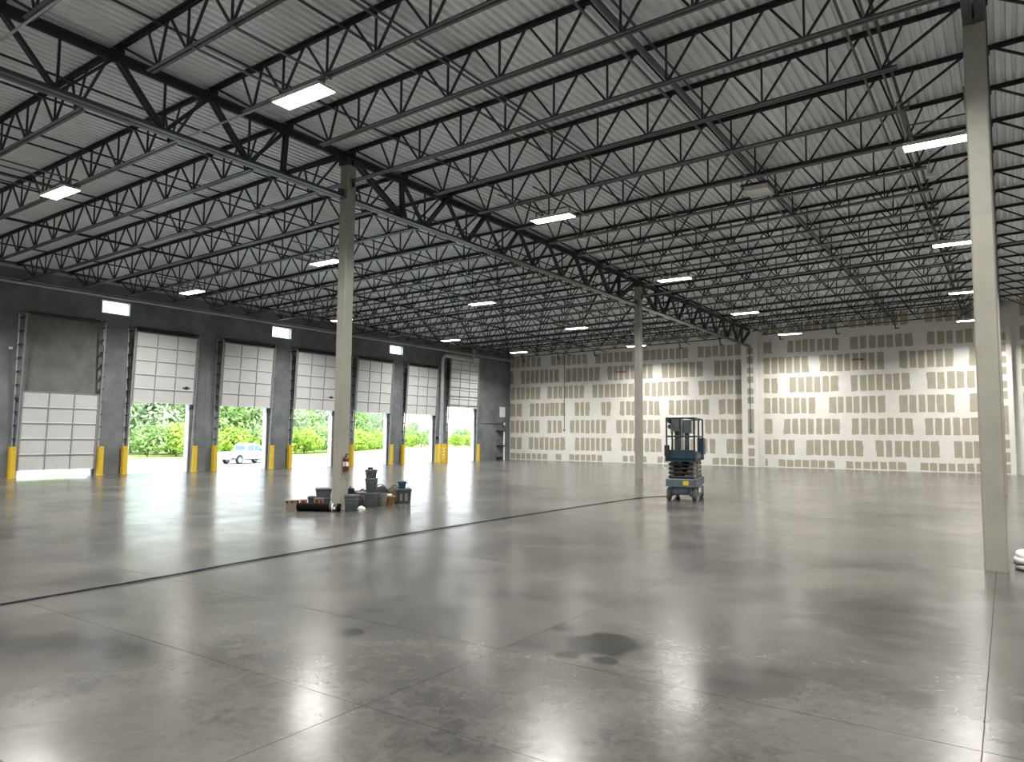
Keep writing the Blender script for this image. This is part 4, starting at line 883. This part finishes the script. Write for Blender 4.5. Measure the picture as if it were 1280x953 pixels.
# trees and shrubs: a lumpy crown of separate leaf sprays over a forked trunk
def crown_mesh(seed, w, h, n, leaf, m):
    q = random.Random(seed); mb = MB(); lobes = [(q.uniform(-.30, .30) * w, q.uniform(-.30, .30) * w, h * q.uniform(0.30, 0.80), q.uniform(0.20, 0.34)) for _ in range(11)] + [(0, 0, h * 0.35, 0.42), (0, 0, h * 0.62, 0.33)]
    for i in range(n):
        cx, cy, cz, r = q.choice(lobes); d = Vector((q.gauss(0, 1), q.gauss(0, 1), q.gauss(0, 1))).normalized(); rr = q.uniform(0.72, 1.05)
        p = Vector((cx + d.x * r * w * rr, cy + d.y * r * w * rr, max(0.05, min(h * 1.02, cz + d.z * r * h * 0.8 * rr))))
        nrm = (d + Vector((q.uniform(-.7, .7), q.uniform(-.7, .7), q.uniform(-.3, .9)))).normalized()
        u = nrm.orthogonal().normalized(); u.rotate(Matrix.Rotation(q.uniform(0, 6.28), 3, nrm)); v = nrm.cross(u); s = leaf * q.uniform(0.6, 1.3)
        mb.poly([p + u * s, p + v * s * 0.45 + nrm * s * 0.12, p - u * s, p - v * s * 0.45 + nrm * s * 0.12], [(0, 1, 2), (0, 2, 3)])
    me = bpy.data.meshes.new('crown'); me.from_pydata(mb.v, [], mb.f); return setmat(me, m)
def trunk_mesh(h, r):
    return setmat(MB().tube([(0, 0, 0), (0.05, 0, h * 0.3), (0.0, 0.06, h * 0.6), (0.04, 0, h * 0.85)], [r, r * 0.8, r * 0.55, r * 0.2], 8).tube([(0.03, 0, h * 0.35), (h * 0.12, 0.05, h * 0.62)], [r * .5, r * .2], 6).tube([(0.03, 0, h * 0.4), (-h * 0.11, -0.05, h * 0.66)], [r * .5, r * .2], 6).mesh('trunk'), 'bark')
SHR = [crown_mesh(11 + i, 5.2, 3.9 + 0.4 * i, 1800, 0.30, ['leafA', 'leafA', 'leafB'][i]) for i in range(3)]
TRE = [crown_mesh(31 + i, 7.5, 9.0 + i, 3800, 0.36, ['leafB', 'leafC', 'leafC'][i]) for i in range(3)]
TRS = trunk_mesh(3.2, 0.10); TRT = trunk_mesh(7.5, 0.22)
edge = [Vector(e) for e in ((-80.0, 14), (-80.6, 41), (-79.0, 47), (-80, 56), (-80.5, 67), (-87, 82), (-100, 103), (-111.5, 119), (-115, 135), (-114, 147), (-108, 177), (-95, 196))]
def walk(step, off):
    out = []; acc = 0
    for a, b in zip(edge[:-1], edge[1:]):
        d = (b - a); L_ = d.length; d.normalize(); nn = Vector((-d.y, d.x))
        while acc < L_: out.append(a + d * acc + nn * off); acc += step * R.uniform(0.95, 1.05)
        acc -= L_
    return out
dirs = lambda p: math.degrees(math.atan2(-p.x, p.y))
n = 0
sl_ = walk(4.4, 2.5)
for i, p in enumerate(sl_):
    k = R.randrange(3); o = thing('shrub', '%s shrub in the hedge beyond the yard, %s from the left' % (['yellow green', 'light green', 'darker green'][k], ORD[i]), 'shrub', (p.x + R.uniform(-.3, .3), p.y + R.uniform(-.3, .3), GZ + 0.1), R.uniform(0, 6.28), 'shrubs beyond the truck yard')
    f = R.uniform(0.88, 1.10) * (0.95 if p.y < 90 else 0.88); o.scale = (f, f, f)
    obj('crown', SHR[k], None, o); obj('trunk', TRS, None, o)
for row, (off, size) in enumerate(((10.5, 1.0), (19.5, 1.12))):
    for i, p in enumerate(walk(8.3, off)[row % 2:]):
        k = R.randrange(3); far = p.y > 126
        o = thing('tree', '%s tree in the %s row behind the hedge, %s from the left' % (['mid green', 'haze-paled green', 'tall haze-paled green'][k], ['front', 'back'][row], ORD[i]), 'tree', (p.x + R.uniform(-.6, .6), p.y + R.uniform(-.6, .6), GZ + 0.1), R.uniform(0, 6.28), 'trees beyond the truck yard')
        f = R.uniform(0.92, 1.12) * (0.60 if far else size); o.scale = (f, f, f)
        obj('crown', TRE[k], None, o); obj('trunk', TRT, None, o)
